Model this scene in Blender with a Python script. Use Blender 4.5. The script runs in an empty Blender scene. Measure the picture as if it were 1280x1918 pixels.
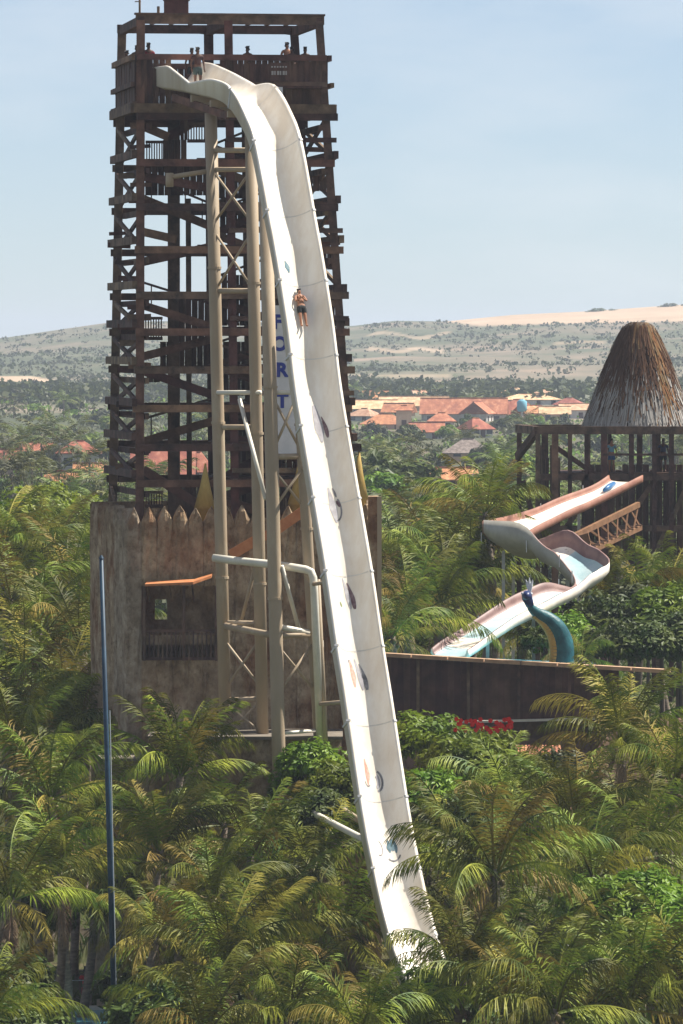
import bpy, math, random
import numpy as np
from mathutils import Vector, Matrix

random.seed(7)
rng = np.random.default_rng(7)
scene = bpy.context.scene
COL = scene.collection
R = math.radians

# ------------------------------------------------------------------ camera
F = 11700.0                      # focal length in pixels of the 1280x1918 photograph
CAMZ = 27.0
PITCH = math.atan((959 - 640) / F)
cam_data = bpy.data.cameras.new('camera')
cam = bpy.data.objects.new('camera', cam_data)
COL.objects.link(cam)
cam.location = (0, 0, CAMZ)
cam.rotation_euler = (math.pi / 2 - PITCH, 0, 0)
cam_data.sensor_fit = 'VERTICAL'
cam_data.sensor_height = 36.0
cam_data.lens = F / 1918 * 36.0
cam_data.clip_start = 1.0
cam_data.clip_end = 30000
scene.camera = cam

# ------------------------------------------------------------------ sky, sun, exposure
SUN_EL, SUN_AZ = 55.0, 22.0      # azimuth from +X towards +Y (right and a little behind the tower)
S = Vector((math.cos(R(SUN_EL)) * math.cos(R(SUN_AZ)), math.cos(R(SUN_EL)) * math.sin(R(SUN_AZ)), math.sin(R(SUN_EL))))
world = bpy.data.worlds.new('World')
scene.world = world
world.use_nodes = True
wn, wl = world.node_tree.nodes, world.node_tree.links
wn.clear()
sky = wn.new('ShaderNodeTexSky'); sky.sky_type = 'NISHITA'
sky.sun_disc = False
sky.sun_elevation = R(SUN_EL)
sky.sun_rotation = math.atan2(S.x, S.y)
sky.altitude = 0
sky.air_density = 0.54; sky.dust_density = 0.16; sky.ozone_density = 2.6
bg = wn.new('ShaderNodeBackground'); bg.inputs['Strength'].default_value = 0.056
out = wn.new('ShaderNodeOutputWorld')
tc = wn.new('ShaderNodeTexCoord')
mp = wn.new('ShaderNodeMapping'); mp.inputs['Scale'].default_value = (9, 9, 30)
nz = wn.new('ShaderNodeTexNoise'); nz.inputs['Scale'].default_value = 1.6; nz.inputs['Detail'].default_value = 6; nz.inputs['Roughness'].default_value = 0.55
rp = wn.new('ShaderNodeValToRGB'); rp.color_ramp.elements[0].position = 0.44; rp.color_ramp.elements[1].position = 0.74
rp.color_ramp.elements[0].color = (0.20, 0.20, 0.20, 1); rp.color_ramp.elements[1].color = (0.55, 0.55, 0.55, 1)
mx = wn.new('ShaderNodeMix'); mx.data_type = 'RGBA'; mx.inputs['B'].default_value = (8.0, 8.3, 8.6, 1)
wl.new(tc.outputs['Generated'], mp.inputs['Vector']); wl.new(mp.outputs['Vector'], nz.inputs['Vector'])
wl.new(nz.outputs['Fac'], rp.inputs['Fac']); wl.new(rp.outputs['Color'], mx.inputs['Factor'])
wl.new(sky.outputs['Color'], mx.inputs['A']); wl.new(mx.outputs['Result'], bg.inputs['Color'])
wl.new(bg.outputs['Background'], out.inputs['Surface'])

sun_d = bpy.data.lights.new('sun', 'SUN'); sun_d.energy = 5.0; sun_d.angle = R(0.53); sun_d.color = (1.0, 0.94, 0.85)
sun = bpy.data.objects.new('sun', sun_d); COL.objects.link(sun)
sun.rotation_euler = (-S).to_track_quat('-Z', 'Y').to_euler()
sun.location = (60, 260, 120)

vs = scene.view_settings
vs.view_transform = 'Standard'; vs.look = 'None'; vs.gamma = 1.0; vs.use_curve_mapping = False
vs.exposure = 0.98
scene.cycles.use_denoising = True
scene.cycles.max_bounces = 6
scene.cycles.diffuse_bounces = 4
scene.cycles.transparent_max_bounces = 6
scene.cycles.volume_bounces = 0

# ------------------------------------------------------------------ helpers
SP, CP = math.sin(PITCH), math.cos(PITCH)
def P(px, py, d):
    """world point seen at photo pixel (px, py) at depth d metres"""
    a, b = (px - 640) / F, (959 - py) / F
    return Vector((d * a, d * (CP + SP * b), CAMZ + d * (-SP + CP * b)))
def zat(py, d): return P(640, py, d).z

ORG = {}
def new_obj(name, mesh, parent=None):
    o = bpy.data.objects.new(name, mesh)
    COL.objects.link(o)
    if parent is not None: o.parent = parent
    return o
def thing(name, label, cat, loc, group=None, rotz=0.0):
    o = bpy.data.objects.new(name, None)
    o.empty_display_size = 0.5
    COL.objects.link(o)
    o.location = loc; o.rotation_euler = (0, 0, rotz)
    tag(o, label, cat, group)
    ORG[o.name] = Vector(loc)
    return o
def tag(o, label=None, cat=None, group=None, kind=None):
    if label: o['label'] = label
    if cat: o['category'] = cat
    if group: o['group'] = group
    if kind: o['kind'] = kind
    return o
def origin(parent):
    return ORG.get(parent.name, Vector((0, 0, 0))) if parent is not None else Vector((0, 0, 0))

class MB:
    def __init__(s): s.v = []; s.f = []; s.sm = False
    def add(s, vs_, fs):
        n = len(s.v); s.v += [tuple(x) for x in vs_]; s.f += [tuple(i + n for i in f) for f in fs]; return s
    def hexa(s, c):
        return s.add(c, [(0, 3, 2, 1), (4, 5, 6, 7), (0, 1, 5, 4), (1, 2, 6, 5), (2, 3, 7, 6), (3, 0, 4, 7)])
    def box(s, x0, x1, y0, y1, z0, z1):
        return s.hexa([(x0, y0, z0), (x1, y0, z0), (x1, y1, z0), (x0, y1, z0), (x0, y0, z1), (x1, y0, z1), (x1, y1, z1), (x0, y1, z1)])
    def beam(s, a, b, w, h, up=(0, 0, 1)):
        a, b = Vector(a), Vector(b); t = (b - a).normalized(); u = Vector(up)
        if abs(t.dot(u)) > 0.98: u = Vector((0, 1, 0))
        l = t.cross(u).normalized() * (w / 2); n = l.normalized().cross(t).normalized() * (h / 2)
        return s.hexa([a - l - n, a + l - n, b + l - n, b - l - n, a - l + n, a + l + n, b + l + n, b - l + n])
    def tube(s, pts, rad, n=10, cap=True):
        pts = [Vector(p) for p in pts]
        if not hasattr(rad, '__len__'): rad = [rad] * len(pts)
        base = len(s.v); ref = None
        for i, p in enumerate(pts):
            t = (pts[min(i + 1, len(pts) - 1)] - pts[max(i - 1, 0)]).normalized()
            if ref is None:
                ref = Vector((1, 0, 0)) if abs(t.x) < .8 else Vector((0, 1, 0))
            a = (ref - t * ref.dot(t)).normalized(); ref = a; b = t.cross(a)
            for k in range(n):
                th = 2 * math.pi * k / n
                s.v.append(tuple(p + (a * math.cos(th) + b * math.sin(th)) * rad[i]))
        for i in range(len(pts) - 1):
            for k in range(n):
                k2 = (k + 1) % n
                s.f.append((base + i * n + k, base + i * n + k2, base + (i + 1) * n + k2, base + (i + 1) * n + k))
        if cap:
            s.f.append(tuple(base + k for k in range(n))[::-1]); s.f.append(tuple(base + (len(pts) - 1) * n + k for k in range(n)))
        return s
    def mesh(s, name, m, off=Vector((0, 0, 0))):
        me = bpy.data.meshes.new(name)
        me.from_pydata([(x - off.x, y - off.y, z - off.z) for x, y, z in s.v], [], s.f)
        if s.sm: me.polygons.foreach_set('use_smooth', [True] * len(me.polygons))
        if m is not None: me.materials.append(m)
        me.update()
        return me
    def build(s, name, m, parent=None):
        o = new_obj(name, s.mesh(name, m, origin(parent)), parent)
        ORG[o.name] = origin(parent)
        return o
    def smooth(s): s.sm = True; return s

def np_mesh(name, v, f, m, smooth=False):
    """v (n,3) and f: quads (k,4) or list of faces"""
    me = bpy.data.meshes.new(name)
    me.from_pydata(v.tolist() if hasattr(v, 'tolist') else v, [], f.tolist() if hasattr(f, 'tolist') else f)
    if m is not None: me.materials.append(m)
    if smooth: me.polygons.foreach_set('use_smooth', [True] * len(me.polygons))
    me.update()
    return me
def copy_thing(root, loc, rotz=None, scale=None, label=None, group=None):
    r = root.copy(); COL.objects.link(r); r.location = loc
    if rotz is not None: r.rotation_euler = (0, 0, rotz)
    if scale is not None: r.scale = (scale,) * 3 if not hasattr(scale, '__len__') else scale
    if label: r['label'] = label
    if group: r['group'] = group
    for ch in root.children:
        c = ch.copy(); COL.objects.link(c); c.parent = r
        for g in ch.children:
            e = g.copy(); COL.objects.link(e); e.parent = c
    return r

# ------------------------------------------------------------------ materials
def mat(name, c1, c2=None, scale=3.0, rough=0.7, stretch=(1, 1, 1), bump=0.0, bscale=None, c3=None, objvar=0.0, detail=5, trans=0.0, spec=0.3, gen='Object', lo=.38, hi=.64):
    m = bpy.data.materials.new(name); m.use_nodes = True
    n, l = m.node_tree.nodes, m.node_tree.links
    n.clear()
    o = n.new('ShaderNodeOutputMaterial'); b = n.new('ShaderNodeBsdfPrincipled')
    b.inputs['Roughness'].default_value = rough; b.inputs['Specular IOR Level'].default_value = spec
    l.new(b.outputs[0], o.inputs['Surface'])
    t = n.new('ShaderNodeTexCoord'); mp = n.new('ShaderNodeMapping'); mp.inputs['Scale'].default_value = stretch
    l.new(t.outputs[gen], mp.inputs['Vector'])
    col = None
    if c2 is not None:
        nz = n.new('ShaderNodeTexNoise'); nz.inputs['Scale'].default_value = scale; nz.inputs['Detail'].default_value = detail; nz.inputs['Roughness'].default_value = .62
        l.new(mp.outputs[0], nz.inputs['Vector'])
        rp = n.new('ShaderNodeValToRGB'); e = rp.color_ramp.elements
        e[0].position = lo; e[1].position = hi; e[0].color = (*c1, 1); e[1].color = (*c2, 1)
        if c3 is not None:
            x = e.new((lo + hi) / 2 + .06); x.color = (*c3, 1)
        l.new(nz.outputs['Fac'], rp.inputs['Fac']); col = rp.outputs['Color']
    if objvar > 0:
        oi = n.new('ShaderNodeObjectInfo'); hs = n.new('ShaderNodeHueSaturation')
        r1 = n.new('ShaderNodeMapRange'); r1.inputs['To Min'].default_value = 1 - objvar; r1.inputs['To Max'].default_value = 1 + objvar
        r2 = n.new('ShaderNodeMapRange'); r2.inputs['To Min'].default_value = .5 - objvar * .07; r2.inputs['To Max'].default_value = .5 + objvar * .05
        l.new(oi.outputs['Random'], r1.inputs['Value']); l.new(oi.outputs['Random'], r2.inputs['Value'])
        l.new(r1.outputs[0], hs.inputs['Value']); l.new(r2.outputs[0], hs.inputs['Hue'])
        if col is not None: l.new(col, hs.inputs['Color'])
        else: hs.inputs['Color'].default_value = (*c1, 1)
        col = hs.outputs['Color']
    if col is not None: l.new(col, b.inputs['Base Color'])
    else: b.inputs['Base Color'].default_value = (*c1, 1)
    if bump > 0:
        nb = n.new('ShaderNodeTexNoise'); nb.inputs['Scale'].default_value = bscale or scale * 3; nb.inputs['Detail'].default_value = 6
        bp = n.new('ShaderNodeBump'); bp.inputs['Strength'].default_value = bump; bp.inputs['Distance'].default_value = 0.08
        l.new(mp.outputs[0], nb.inputs['Vector']); l.new(nb.outputs['Fac'], bp.inputs['Height']); l.new(bp.outputs[0], b.inputs['Normal'])
    if trans > 0:
        tr = n.new('ShaderNodeBsdfTranslucent'); ms = n.new('ShaderNodeMixShader'); ms.inputs[0].default_value = trans
        if col is not None: l.new(col, tr.inputs['Color'])
        else: tr.inputs['Color'].default_value = (*c1, 1)
        l.new(b.outputs[0], ms.inputs[1]); l.new(tr.outputs[0], ms.inputs[2]); l.new(ms.outputs[0], o.inputs['Surface'])
    return m

M = {}
M['wood'] = mat('dark_timber', (.055, .036, .026), (.165, .098, .066), 1.3, .8, bump=.4, objvar=.5, detail=8)
M['wood_red'] = mat('red_brown_timber', (.085, .043, .029), (.215, .11, .072), 1.2, .8, bump=.3, objvar=.4, detail=8)
M['board'] = mat('brown_boards', (.055, .032, .023), (.14, .076, .052), 1.4, .75, stretch=(2, 2, .5), bump=.3, objvar=.3)
M['beige'] = mat('beige_painted_steel', (.33, .26, .175), (.44, .36, .25), .9, .6, stretch=(1, 1, .25), bump=.05, c3=(.39, .30, .20))
M['white_pipe'] = mat('off_white_pipe', (.62, .58, .48), (.72, .68, .58), 1.2, .45)
M['slide'] = mat('white_fibreglass', (.78, .69, .56), (.90, .845, .745), 1.3, .22, stretch=(1, 1, .10), bump=.03, spec=.5)
M['slide_joint'] = mat('grey_fibreglass_joint', (.52, .52, .52), (.62, .61, .59), 2, .4)
def castle_mat(name, lo_c, hi_c, rust):
    m = bpy.data.materials.new(name); m.use_nodes = True
    n, l = m.node_tree.nodes, m.node_tree.links
    b = n['Principled BSDF']; b.inputs['Roughness'].default_value = .95; b.inputs['Specular IOR Level'].default_value = .1
    g = n.new('ShaderNodeNewGeometry')
    def nz(scale, st, det=6, ro=.6):
        mp = n.new('ShaderNodeMapping'); mp.inputs['Scale'].default_value = st; l.new(g.outputs['Position'], mp.inputs['Vector'])
        x = n.new('ShaderNodeTexNoise'); x.inputs['Scale'].default_value = scale; x.inputs['Detail'].default_value = det; x.inputs['Roughness'].default_value = ro
        l.new(mp.outputs[0], x.inputs['Vector']); return x.outputs['Fac']
    def rmp(fac, p0, c0, p1, c1):
        x = n.new('ShaderNodeValToRGB'); e = x.color_ramp.elements; e[0].position = p0; e[0].color = (*c0, 1); e[1].position = p1; e[1].color = (*c1, 1); l.new(fac, x.inputs['Fac']); return x.outputs['Color']
    def mix(fac, a, c, mode='MIX'):
        x = n.new('ShaderNodeMix'); x.data_type = 'RGBA'; x.blend_type = mode
        l.new(fac, x.inputs['Factor']) if not isinstance(fac, float) else setattr(x.inputs['Factor'], 'default_value', fac)
        l.new(a, x.inputs['A']); l.new(c, x.inputs['B']); return x.outputs['Result']
    base = rmp(nz(1.1, (1, 1, .9), 9, .7), .36, lo_c, .66, hi_c)
    rustc = rmp(nz(2.5, (1, 1, .7)), .35, (.20, .085, .04), .7, (.34, .19, .10))
    rm = rmp(nz(.55, (1, 1, .7), 5), .60 - rust, (0, 0, 0), .70 - rust * .6, (.85, .85, .85))
    c = mix(rm, base, rustc)
    spk = rmp(nz(5.0, (1, 1, .8), 6, .7), .30, (.55, .52, .48), .50, (1, 1, 1))
    c = mix(1.0, c, spk, 'MULTIPLY')
    streak = rmp(nz(1.6, (.8, .8, .75), 6), .34, (.60, .55, .49), .62, (1, 1, 1))
    c = mix(1.0, c, streak, 'MULTIPLY')
    l.new(c, b.inputs['Base Color'])
    bp = n.new('ShaderNodeBump'); bp.inputs['Strength'].default_value = 1.0; bp.inputs['Distance'].default_value = .12
    l.new(nz(3.5, (1, 1, .8), 8, .65), bp.inputs['Height']); l.new(bp.outputs[0], b.inputs['Normal'])
    return m
M['castle'] = castle_mat('weathered_concrete', (.29, .21, .135), (.60, .475, .325), .07)
M['castle_grey'] = castle_mat('grey_weathered_concrete', (.28, .22, .155), (.55, .455, .34), 0.02)
M['rust'] = castle_mat('rust_stained_concrete', (.29, .205, .13), (.60, .465, .31), .10)
M['tile'] = mat('terracotta_tiles', (.27, .10, .055), (.50, .25, .14), .9, .9, objvar=.28, stretch=(1, .4, 1), bump=.5, bscale=5, c3=(.42, .17, .085), detail=8)
M['tile_pale'] = mat('pale_terracotta_tiles', (.40, .22, .12), (.62, .42, .26), .9, .9, objvar=.2, bump=.5, bscale=5, detail=8)
M['plaster'] = mat('white_plaster', (.42, .40, .36), (.68, .66, .61), .5, .9, objvar=.2, detail=8)
M['plaster_warm'] = mat('warm_plaster', (.52, .36, .25), (.62, .45, .32), .8, .9, objvar=.12)
M['thatch_grey'] = mat('grey_thatch', (.14, .11, .095), (.28, .23, .20), 2, .95)
M['dark_glass'] = mat('dark_window', (.02, .025, .03), rough=.25, spec=.5)
M['orange_paint'] = mat('orange_painted_steel', (.42, .15, .055), (.52, .22, .09), 2, .6)
M['spire'] = mat('yellow_spire_paint', (.33, .22, .06), (.48, .34, .10), 1.5, .8, stretch=(1, 1, .4), bump=.2)
M['blue_pole'] = mat('blue_painted_pole', (.008, .032, .06), (.015, .055, .095), 2, .5)
M['rope'] = mat('pale_rope', (.42, .45, .47), rough=.8)
M['skin'] = mat('tan_skin', (.34, .155, .085), rough=.6)
M['skin_dark'] = mat('brown_skin', (.09, .045, .03), rough=.6)
M['hair'] = mat('black_hair', (.012, .009, .008), rough=.6)
def plain(name, c, rough=.8): 
    if name not in M: M[name] = mat(name, c, rough=rough)
    return M[name]
M['palm'] = mat('palm_green', (.046, .082, .010), (.26, .27, .034), .7, .5, objvar=.55, trans=.2, spec=.12)
M['palm_y'] = mat('palm_yellowing', (.17, .145, .022), (.38, .30, .06), .6, .55, objvar=.4, trans=.2, spec=.12)
M['palm_dead'] = mat('palm_dead', (.16, .095, .05), (.32, .22, .13), .8, .8, objvar=.3)
M['palm_far'] = mat('palm_olive', (.038, .066, .010), (.17, .18, .030), .35, .55, objvar=.55, trans=.2, spec=.2)
M['trunk'] = mat('palm_trunk', (.13, .10, .075), (.25, .20, .15), 3, .9, stretch=(1, 1, 3), bump=.6)
M['coco'] = mat('coconut_husk', (.10, .085, .025), (.16, .12, .04), 2, .6)
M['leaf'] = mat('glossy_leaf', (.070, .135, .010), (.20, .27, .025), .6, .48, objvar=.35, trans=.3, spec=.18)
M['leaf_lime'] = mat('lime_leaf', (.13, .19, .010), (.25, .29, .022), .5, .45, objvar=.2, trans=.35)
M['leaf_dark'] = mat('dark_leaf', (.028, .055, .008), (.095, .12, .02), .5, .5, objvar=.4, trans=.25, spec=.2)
M['leaf_dry'] = mat('dry_scrub_leaf', (.065, .078, .040), (.115, .115, .066), .02, .8, objvar=.35, trans=.2)  # low-contrast tones also carry painted distance haze on the far slopes
M['flower'] = plain('red_flower', (.55, .02, .015))
M['water'] = mat('pool_water', (.10, .42, .55), (.16, .52, .62), 2, .08, bump=.15, bscale=6, spec=.5)
M['pool_rim'] = mat('pale_pool_rim', (.50, .47, .40), (.60, .57, .50), 2, .8)

# ------------------------------------------------------------------ terrain
def sm(t): t = np.clip(t, 0, 1); return t * t * (3 - 2 * t)
CREST_X = [-4000, 0, 110, 210, 430, 660, 740, 835, 960, 1090, 1280, 1800, 5000]
CREST_Y = [630, 634, 618, 604, 600, 611, 601, 602, 590, 584, 570, 562, 590]
def tz(x, d):
    x = np.asarray(x, float); d = np.asarray(d, float)
    px = 640 + F * x / np.maximum(d, 150)
    z = 8.0 * sm((d - 260) / 42) + 4.0 * sm((d - 1000) / 1000)
    hc = 27 + (640 - np.interp(px, CREST_X, CREST_Y)) * 3500 / F
    t = np.clip((d - 1900) / 1600, 0, 1)
    z = z + t ** 1.55 * (hc - 12)
    z = z - 12 * sm((d - 3560) / 900)
    roll = np.sin(x * .011 + d * .006) + .7 * np.sin(x * .023 - d * .017 + 1.3) + .5 * np.sin(x * .05 + d * .031)
    z = z + roll * (0.10 * sm((d - 320) / 300) + 1.0 * sm((d - 1900) / 500) * (1 - sm((d - 3200) / 300)))
    return z
def proj(x, d, z): return 640 + F * x / d, 640 + F * (CAMZ - z) / d

rows = [-60., -20., 20.]
d = 40.
while d < 1500: rows.append(d); d *= 1.032
d = 1500.
while d < 3620: rows.append(d); d += 16
while d < 9500: rows.append(d); d *= 1.07
rows = np.array(rows)
ucols = np.concatenate([np.linspace(-9000, -900, 22), np.linspace(-400, 1680, 174), np.linspace(2200, 10300, 22)])
DD, UU = np.meshgrid(rows, ucols, indexing='ij')
XX = (UU - 640) / F * np.maximum(DD, 150)
ZZ = tz(XX, DD)
nr, nc = DD.shape
verts = np.stack([XX, DD, ZZ], -1).reshape(-1, 3)
idx = np.arange(nr * nc).reshape(nr, nc)
faces = np.stack([idx[:-1, :-1], idx[:-1, 1:], idx[1:, 1:], idx[1:, :-1]], -1).reshape(-1, 4)
gmesh = np_mesh('ground', verts, faces, None, True)
PX, PY = proj(XX, np.maximum(DD, 20), ZZ)
def sand_mask(PX, PY, DD):
    low = np.interp(PX, [800, 835, 900, 1000, 1120, 1280, 2600], [560, 603, 611, 608, 606, 602, 600])
    s = sm((low - PY) / 5 + .5) * (DD > 2600) * (DD < 3700) * (PX > 815)
    lw = np.interp(PX, [-600, 60, 132], [12, 10, 0.])
    s2 = (np.abs(PY - (714 + .02 * PX)) < lw) * (PX < 126) * (DD > 1500)
    low3 = (np.abs(PY - 628 - 5 * np.sin(PX * .05)) < 3.0) * (PX > 690) * (PX < 845)
    low4 = (np.abs(PY - 656 - 3 * np.sin(PX * .07)) < 3.2) * (PX > 690) * (PX < 830)
    low5 = (np.abs(PY - 642 - 2 * np.sin(PX * .05)) < 2.6) * (PX > 1040) * (PX < 1130)
    low6 = (np.abs(PY - 704) < 2.5) * (PX > 640) * (PX < 840)
    return np.clip(s + s2 * (DD < 3000) + .55 * low3 + .6 * low4 + .5 * low5 + .45 * low6, 0, 1)
SM = sand_mask(PX, PY, DD).reshape(-1)
at = gmesh.attributes.new('sand', 'FLOAT', 'POINT'); at.data.foreach_set('value', SM.astype(np.float32))
M['ledge'] = mat('dusty_ledge', (.14, .12, .095), (.20, .17, .13), 2, .9)
gm = bpy.data.materials.new('terrain'); gm.use_nodes = True
n, l = gm.node_tree.nodes, gm.node_tree.links
b = n['Principled BSDF']; b.inputs['Roughness'].default_value = .95; b.inputs['Specular IOR Level'].default_value = .1
tcn = n.new('ShaderNodeTexCoord')
def nnoise(scale, st, detail=5):
    mpn = n.new('ShaderNodeMapping'); mpn.inputs['Scale'].default_value = st; l.new(tcn.outputs['Object'], mpn.inputs['Vector'])
    x = n.new('ShaderNodeTexNoise'); x.inputs['Scale'].default_value = scale; x.inputs['Detail'].default_value = detail; x.inputs['Roughness'].default_value = .65
    l.new(mpn.outputs[0], x.inputs['Vector']); return x.outputs['Fac']
def ramp(fac, stops):
    x = n.new('ShaderNodeValToRGB'); e = x.color_ramp.elements
    e[0].position, e[0].color = stops[0][0], (*stops[0][1], 1); e[1].position, e[1].color = stops[-1][0], (*stops[-1][1], 1)
    for p_, c_ in stops[1:-1]:
        q = e.new(p_); q.color = (*c_, 1)
    l.new(fac, x.inputs['Fac']); return x.outputs['Color']
def mixc(fac, a, b_):
    x = n.new('ShaderNodeMix'); x.data_type = 'RGBA'
    if hasattr(fac, 'is_linked') or hasattr(fac, 'node'): l.new(fac, x.inputs['Factor'])
    else: x.inputs['Factor'].default_value = fac
    l.new(a, x.inputs['A']); l.new(b_, x.inputs['B']); return x.outputs['Result']
near = ramp(nnoise(.25, (1, 1, 1)), [(.35, (.045, .036, .022)), (.52, (.045, .052, .016)), (.7, (.13, .10, .065))])  # dark ground tones help paint the shade in gaps between palms
hill = ramp(nnoise(.012, (.7, .5, 1), 8), [(.36, (.060, .074, .042)), (.48, (.10, .108, .064)), (.57, (.165, .142, .10)), (.70, (.30, .22, .16))])  # muted range puts some of the distance haze into the hill colour
sep = n.new('ShaderNodeSeparateXYZ'); l.new(tcn.outputs['Object'], sep.inputs[0])
mr = n.new('ShaderNodeMapRange'); mr.inputs['From Min'].default_value = 500; mr.inputs['From Max'].default_value = 1500; l.new(sep.outputs['Y'], mr.inputs['Value'])
sandc = ramp(nnoise(.03, (1, .4, 1), 4), [(.3, (.36, .26, .175)), (.7, (.47, .355, .25))])
an = n.new('ShaderNodeAttribute'); an.attribute_name = 'sand'
c = mixc(mr.outputs[0], near, hill)
c = mixc(an.outputs['Fac'], c, sandc)
l.new(c, b.inputs['Base Color'])
gmesh.materials.append(gm)
ground = new_obj('ground', gmesh); tag(ground, 'sandy scrub ground running from the palm grove up to the distant dunes', None, None, 'structure')

# ------------------------------------------------------------------ people (bodies grown from a skeleton)
def skin_mesh(name, V, E, rad, m, sub=2):
    me = bpy.data.meshes.new(name); me.from_pydata(V, E, [])
    o = bpy.data.objects.new(name, me); COL.objects.link(o)
    mod = o.modifiers.new('skin', 'SKIN'); mod.use_smooth_shade = True
    sv = me.skin_vertices[0].data
    for i, r_ in enumerate(rad):
        sv[i].radius = (r_, r_) if not hasattr(r_, '__len__') else r_
        sv[i].use_root = (i == 0)
    s2 = o.modifiers.new('sub', 'SUBSURF'); s2.levels = sub; s2.render_levels = sub
    dg = bpy.context.evaluated_depsgraph_get()
    res = bpy.data.meshes.new_from_object(o.evaluated_get(dg))
    bpy.data.objects.remove(o); bpy.data.meshes.remove(me)
    res.name = name
    res.materials.clear(); res.materials.append(m)
    return res
def skeleton(arms):
    # x right, y back (person faces -y), z up; 1.75 m standing
    V = [(0, 0, .95), (0, 0, 1.12), (0, .01, 1.30), (0, .01, 1.44), (0, 0, 1.52), (0, -.01, 1.62), (0, -.01, 1.70), (0, -.105, 1.615)]
    Rr = [(.15, .11), (.135, .10), (.155, .11), (.10, .08), .055, (.075, .09), (.068, .082), .016]
    E = [(0, 1), (1, 2), (2, 3), (3, 4), (4, 5), (5, 6), (5, 7)]
    for s_ in (-1, 1):
        k = len(V)
        V += [(s_ * .10, 0, .86), (s_ * .11, -.01, .50), (s_ * .11, .02, .10), (s_ * .115, -.12, .035)]
        Rr += [(.095, .10), .060, .042, (.045, .03)]
        E += [(0, k), (k, k + 1), (k + 1, k + 2), (k + 2, k + 3)]
        k = len(V)
        sh = (s_ * .185, .01, 1.42)
        el, wr = arms[0 if s_ < 0 else 1]
        el = (s_ * el[0], el[1], el[2]); wr = (s_ * wr[0], wr[1], wr[2])
        d_ = (Vector(wr) - Vector(el)).normalized()
        pal = Vector(wr) + d_ * .07
        V += [sh, el, wr, tuple(pal)]
        Rr += [.062, .042, .030, (.040, .022)]
        E += [(3, k), (k, k + 1), (k + 1, k + 2), (k + 2, k + 3)]
        side = d_.cross(Vector((0, 1, 0))); side = side.normalized() if side.length > .2 else Vector((1, 0, 0))
        for j, ln in enumerate((.075, .09, .085, .065)):
            q = pal + side * ((j - 1.5) * .021)
            V += [tuple(q + d_ * ln * .55), tuple(q + d_ * ln + Vector((0, -.012, 0)))]
            Rr += [.010, .008]; E += [(k + 3, len(V) - 2), (len(V) - 2, len(V) - 1)]
        V += [tuple(Vector(wr) + d_ * .035 - side * .045 + Vector((0, -.02, 0)))]; Rr += [.011]; E += [(k + 2, len(V) - 1)]
    return V, E, Rr
ARMS = {'hang': [((.27, .03, 1.14), (.27, -.05, .90))] * 2,
        'rail': [((.27, -.02, 1.16), (.22, -.26, 1.10))] * 2,
        'cross': [((.25, -.10, 1.17), (.03, -.17, 1.30))] * 2}
BODY = {}
for k_, a_ in ARMS.items():
    V, E, Rr = skeleton(a_)
    BODY[k_] = (V, E, Rr, skin_mesh('body_' + k_, V, E, Rr, M['skin']))
def clothes(kind, pose):
    V, E, Rr = BODY[pose][:3]
    if kind == 'shorts':
        vs_ = [V[0], (0, 0, 1.03)]; rr = [(.172, .132), (.158, .124)]; ee = [(0, 1)]
        for s_ in (-1, 1):
            k = len(vs_); vs_ += [(s_ * .10, 0, .84), (s_ * .108, -.005, .62)]; rr += [(.115, .118), .095]; ee += [(0, k), (k, k + 1)]
    elif kind == 'shirt':
        vs_ = [(0, 0, 1.02), (0, 0, 1.14), (0, .01, 1.30), (0, .01, 1.43)]; rr = [(.168, .128), (.155, .12), (.175, .13), (.12, .10)]; ee = [(0, 1), (1, 2), (2, 3)]
        for s_ in (-1, 1):
            k = len(vs_); vs_ += [(s_ * .19, .01, 1.415), (s_ * .235, .015, 1.27)]; rr += [.082, .066]; ee += [(3, k), (k, k + 1)]
    else:
        vs_ = [(0, .02, 1.69), (0, .045, 1.62), (0, .0, 1.745)]; rr = [(.078, .088), (.07, .06), (.052, .065)]; ee = [(0, 1), (0, 2)]
    return vs_, ee, rr
CL = {}
for k_ in ('shorts', 'shirt', 'hair'):
    CL[k_] = skin_mesh('clothes_' + k_, *clothes(k_, 'hang'), M['hair'], 2)
def recolour(me, m):
    c_ = me.copy(); c_.materials.clear(); c_.materials.append(m); return c_
def person(label, mtx, pose='rail', skin='skin', shirt=None, shorts=(.02, .025, .03), group=None):
    me = BODY[pose][3] if skin == 'skin' else recolour(BODY[pose][3], M[skin])
    root = new_obj('person', me); root.matrix_world = mtx
    tag(root, label, 'person', group)
    new_obj('hair', CL['hair'], root)
    sh = recolour(CL['shorts'], plain('cloth_%.2f_%.2f_%.2f' % shorts, shorts)); new_obj('shorts', sh, root)
    if shirt: new_obj('shirt', recolour(CL['shirt'], plain('cloth_%.2f_%.2f_%.2f' % shirt, shirt)), root)
    return root
def text_mesh(ch, size, m):
    cu = bpy.data.curves.new('txt', 'FONT'); cu.body = ch; cu.size = size; cu.extrude = .012; cu.align_x = 'CENTER'; cu.align_y = 'CENTER'; cu.offset = size * .045
    o = bpy.data.objects.new('txt', cu); COL.objects.link(o)
    dg = bpy.context.evaluated_depsgraph_get()
    me = bpy.data.meshes.new_from_object(o.evaluated_get(dg))
    bpy.data.objects.remove(o)
    me.materials.clear(); me.materials.append(m)
    return me
M['sign_blue'] = plain('sign_blue', (.03, .05, .28)); M['sign_white'] = mat('sign_white', (.55, .57, .60), (.66, .67, .70), 1.5, .6)
LETTERS = {ch: text_mesh(ch, .78, M['sign_blue']) for ch in 'FORT'}

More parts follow.
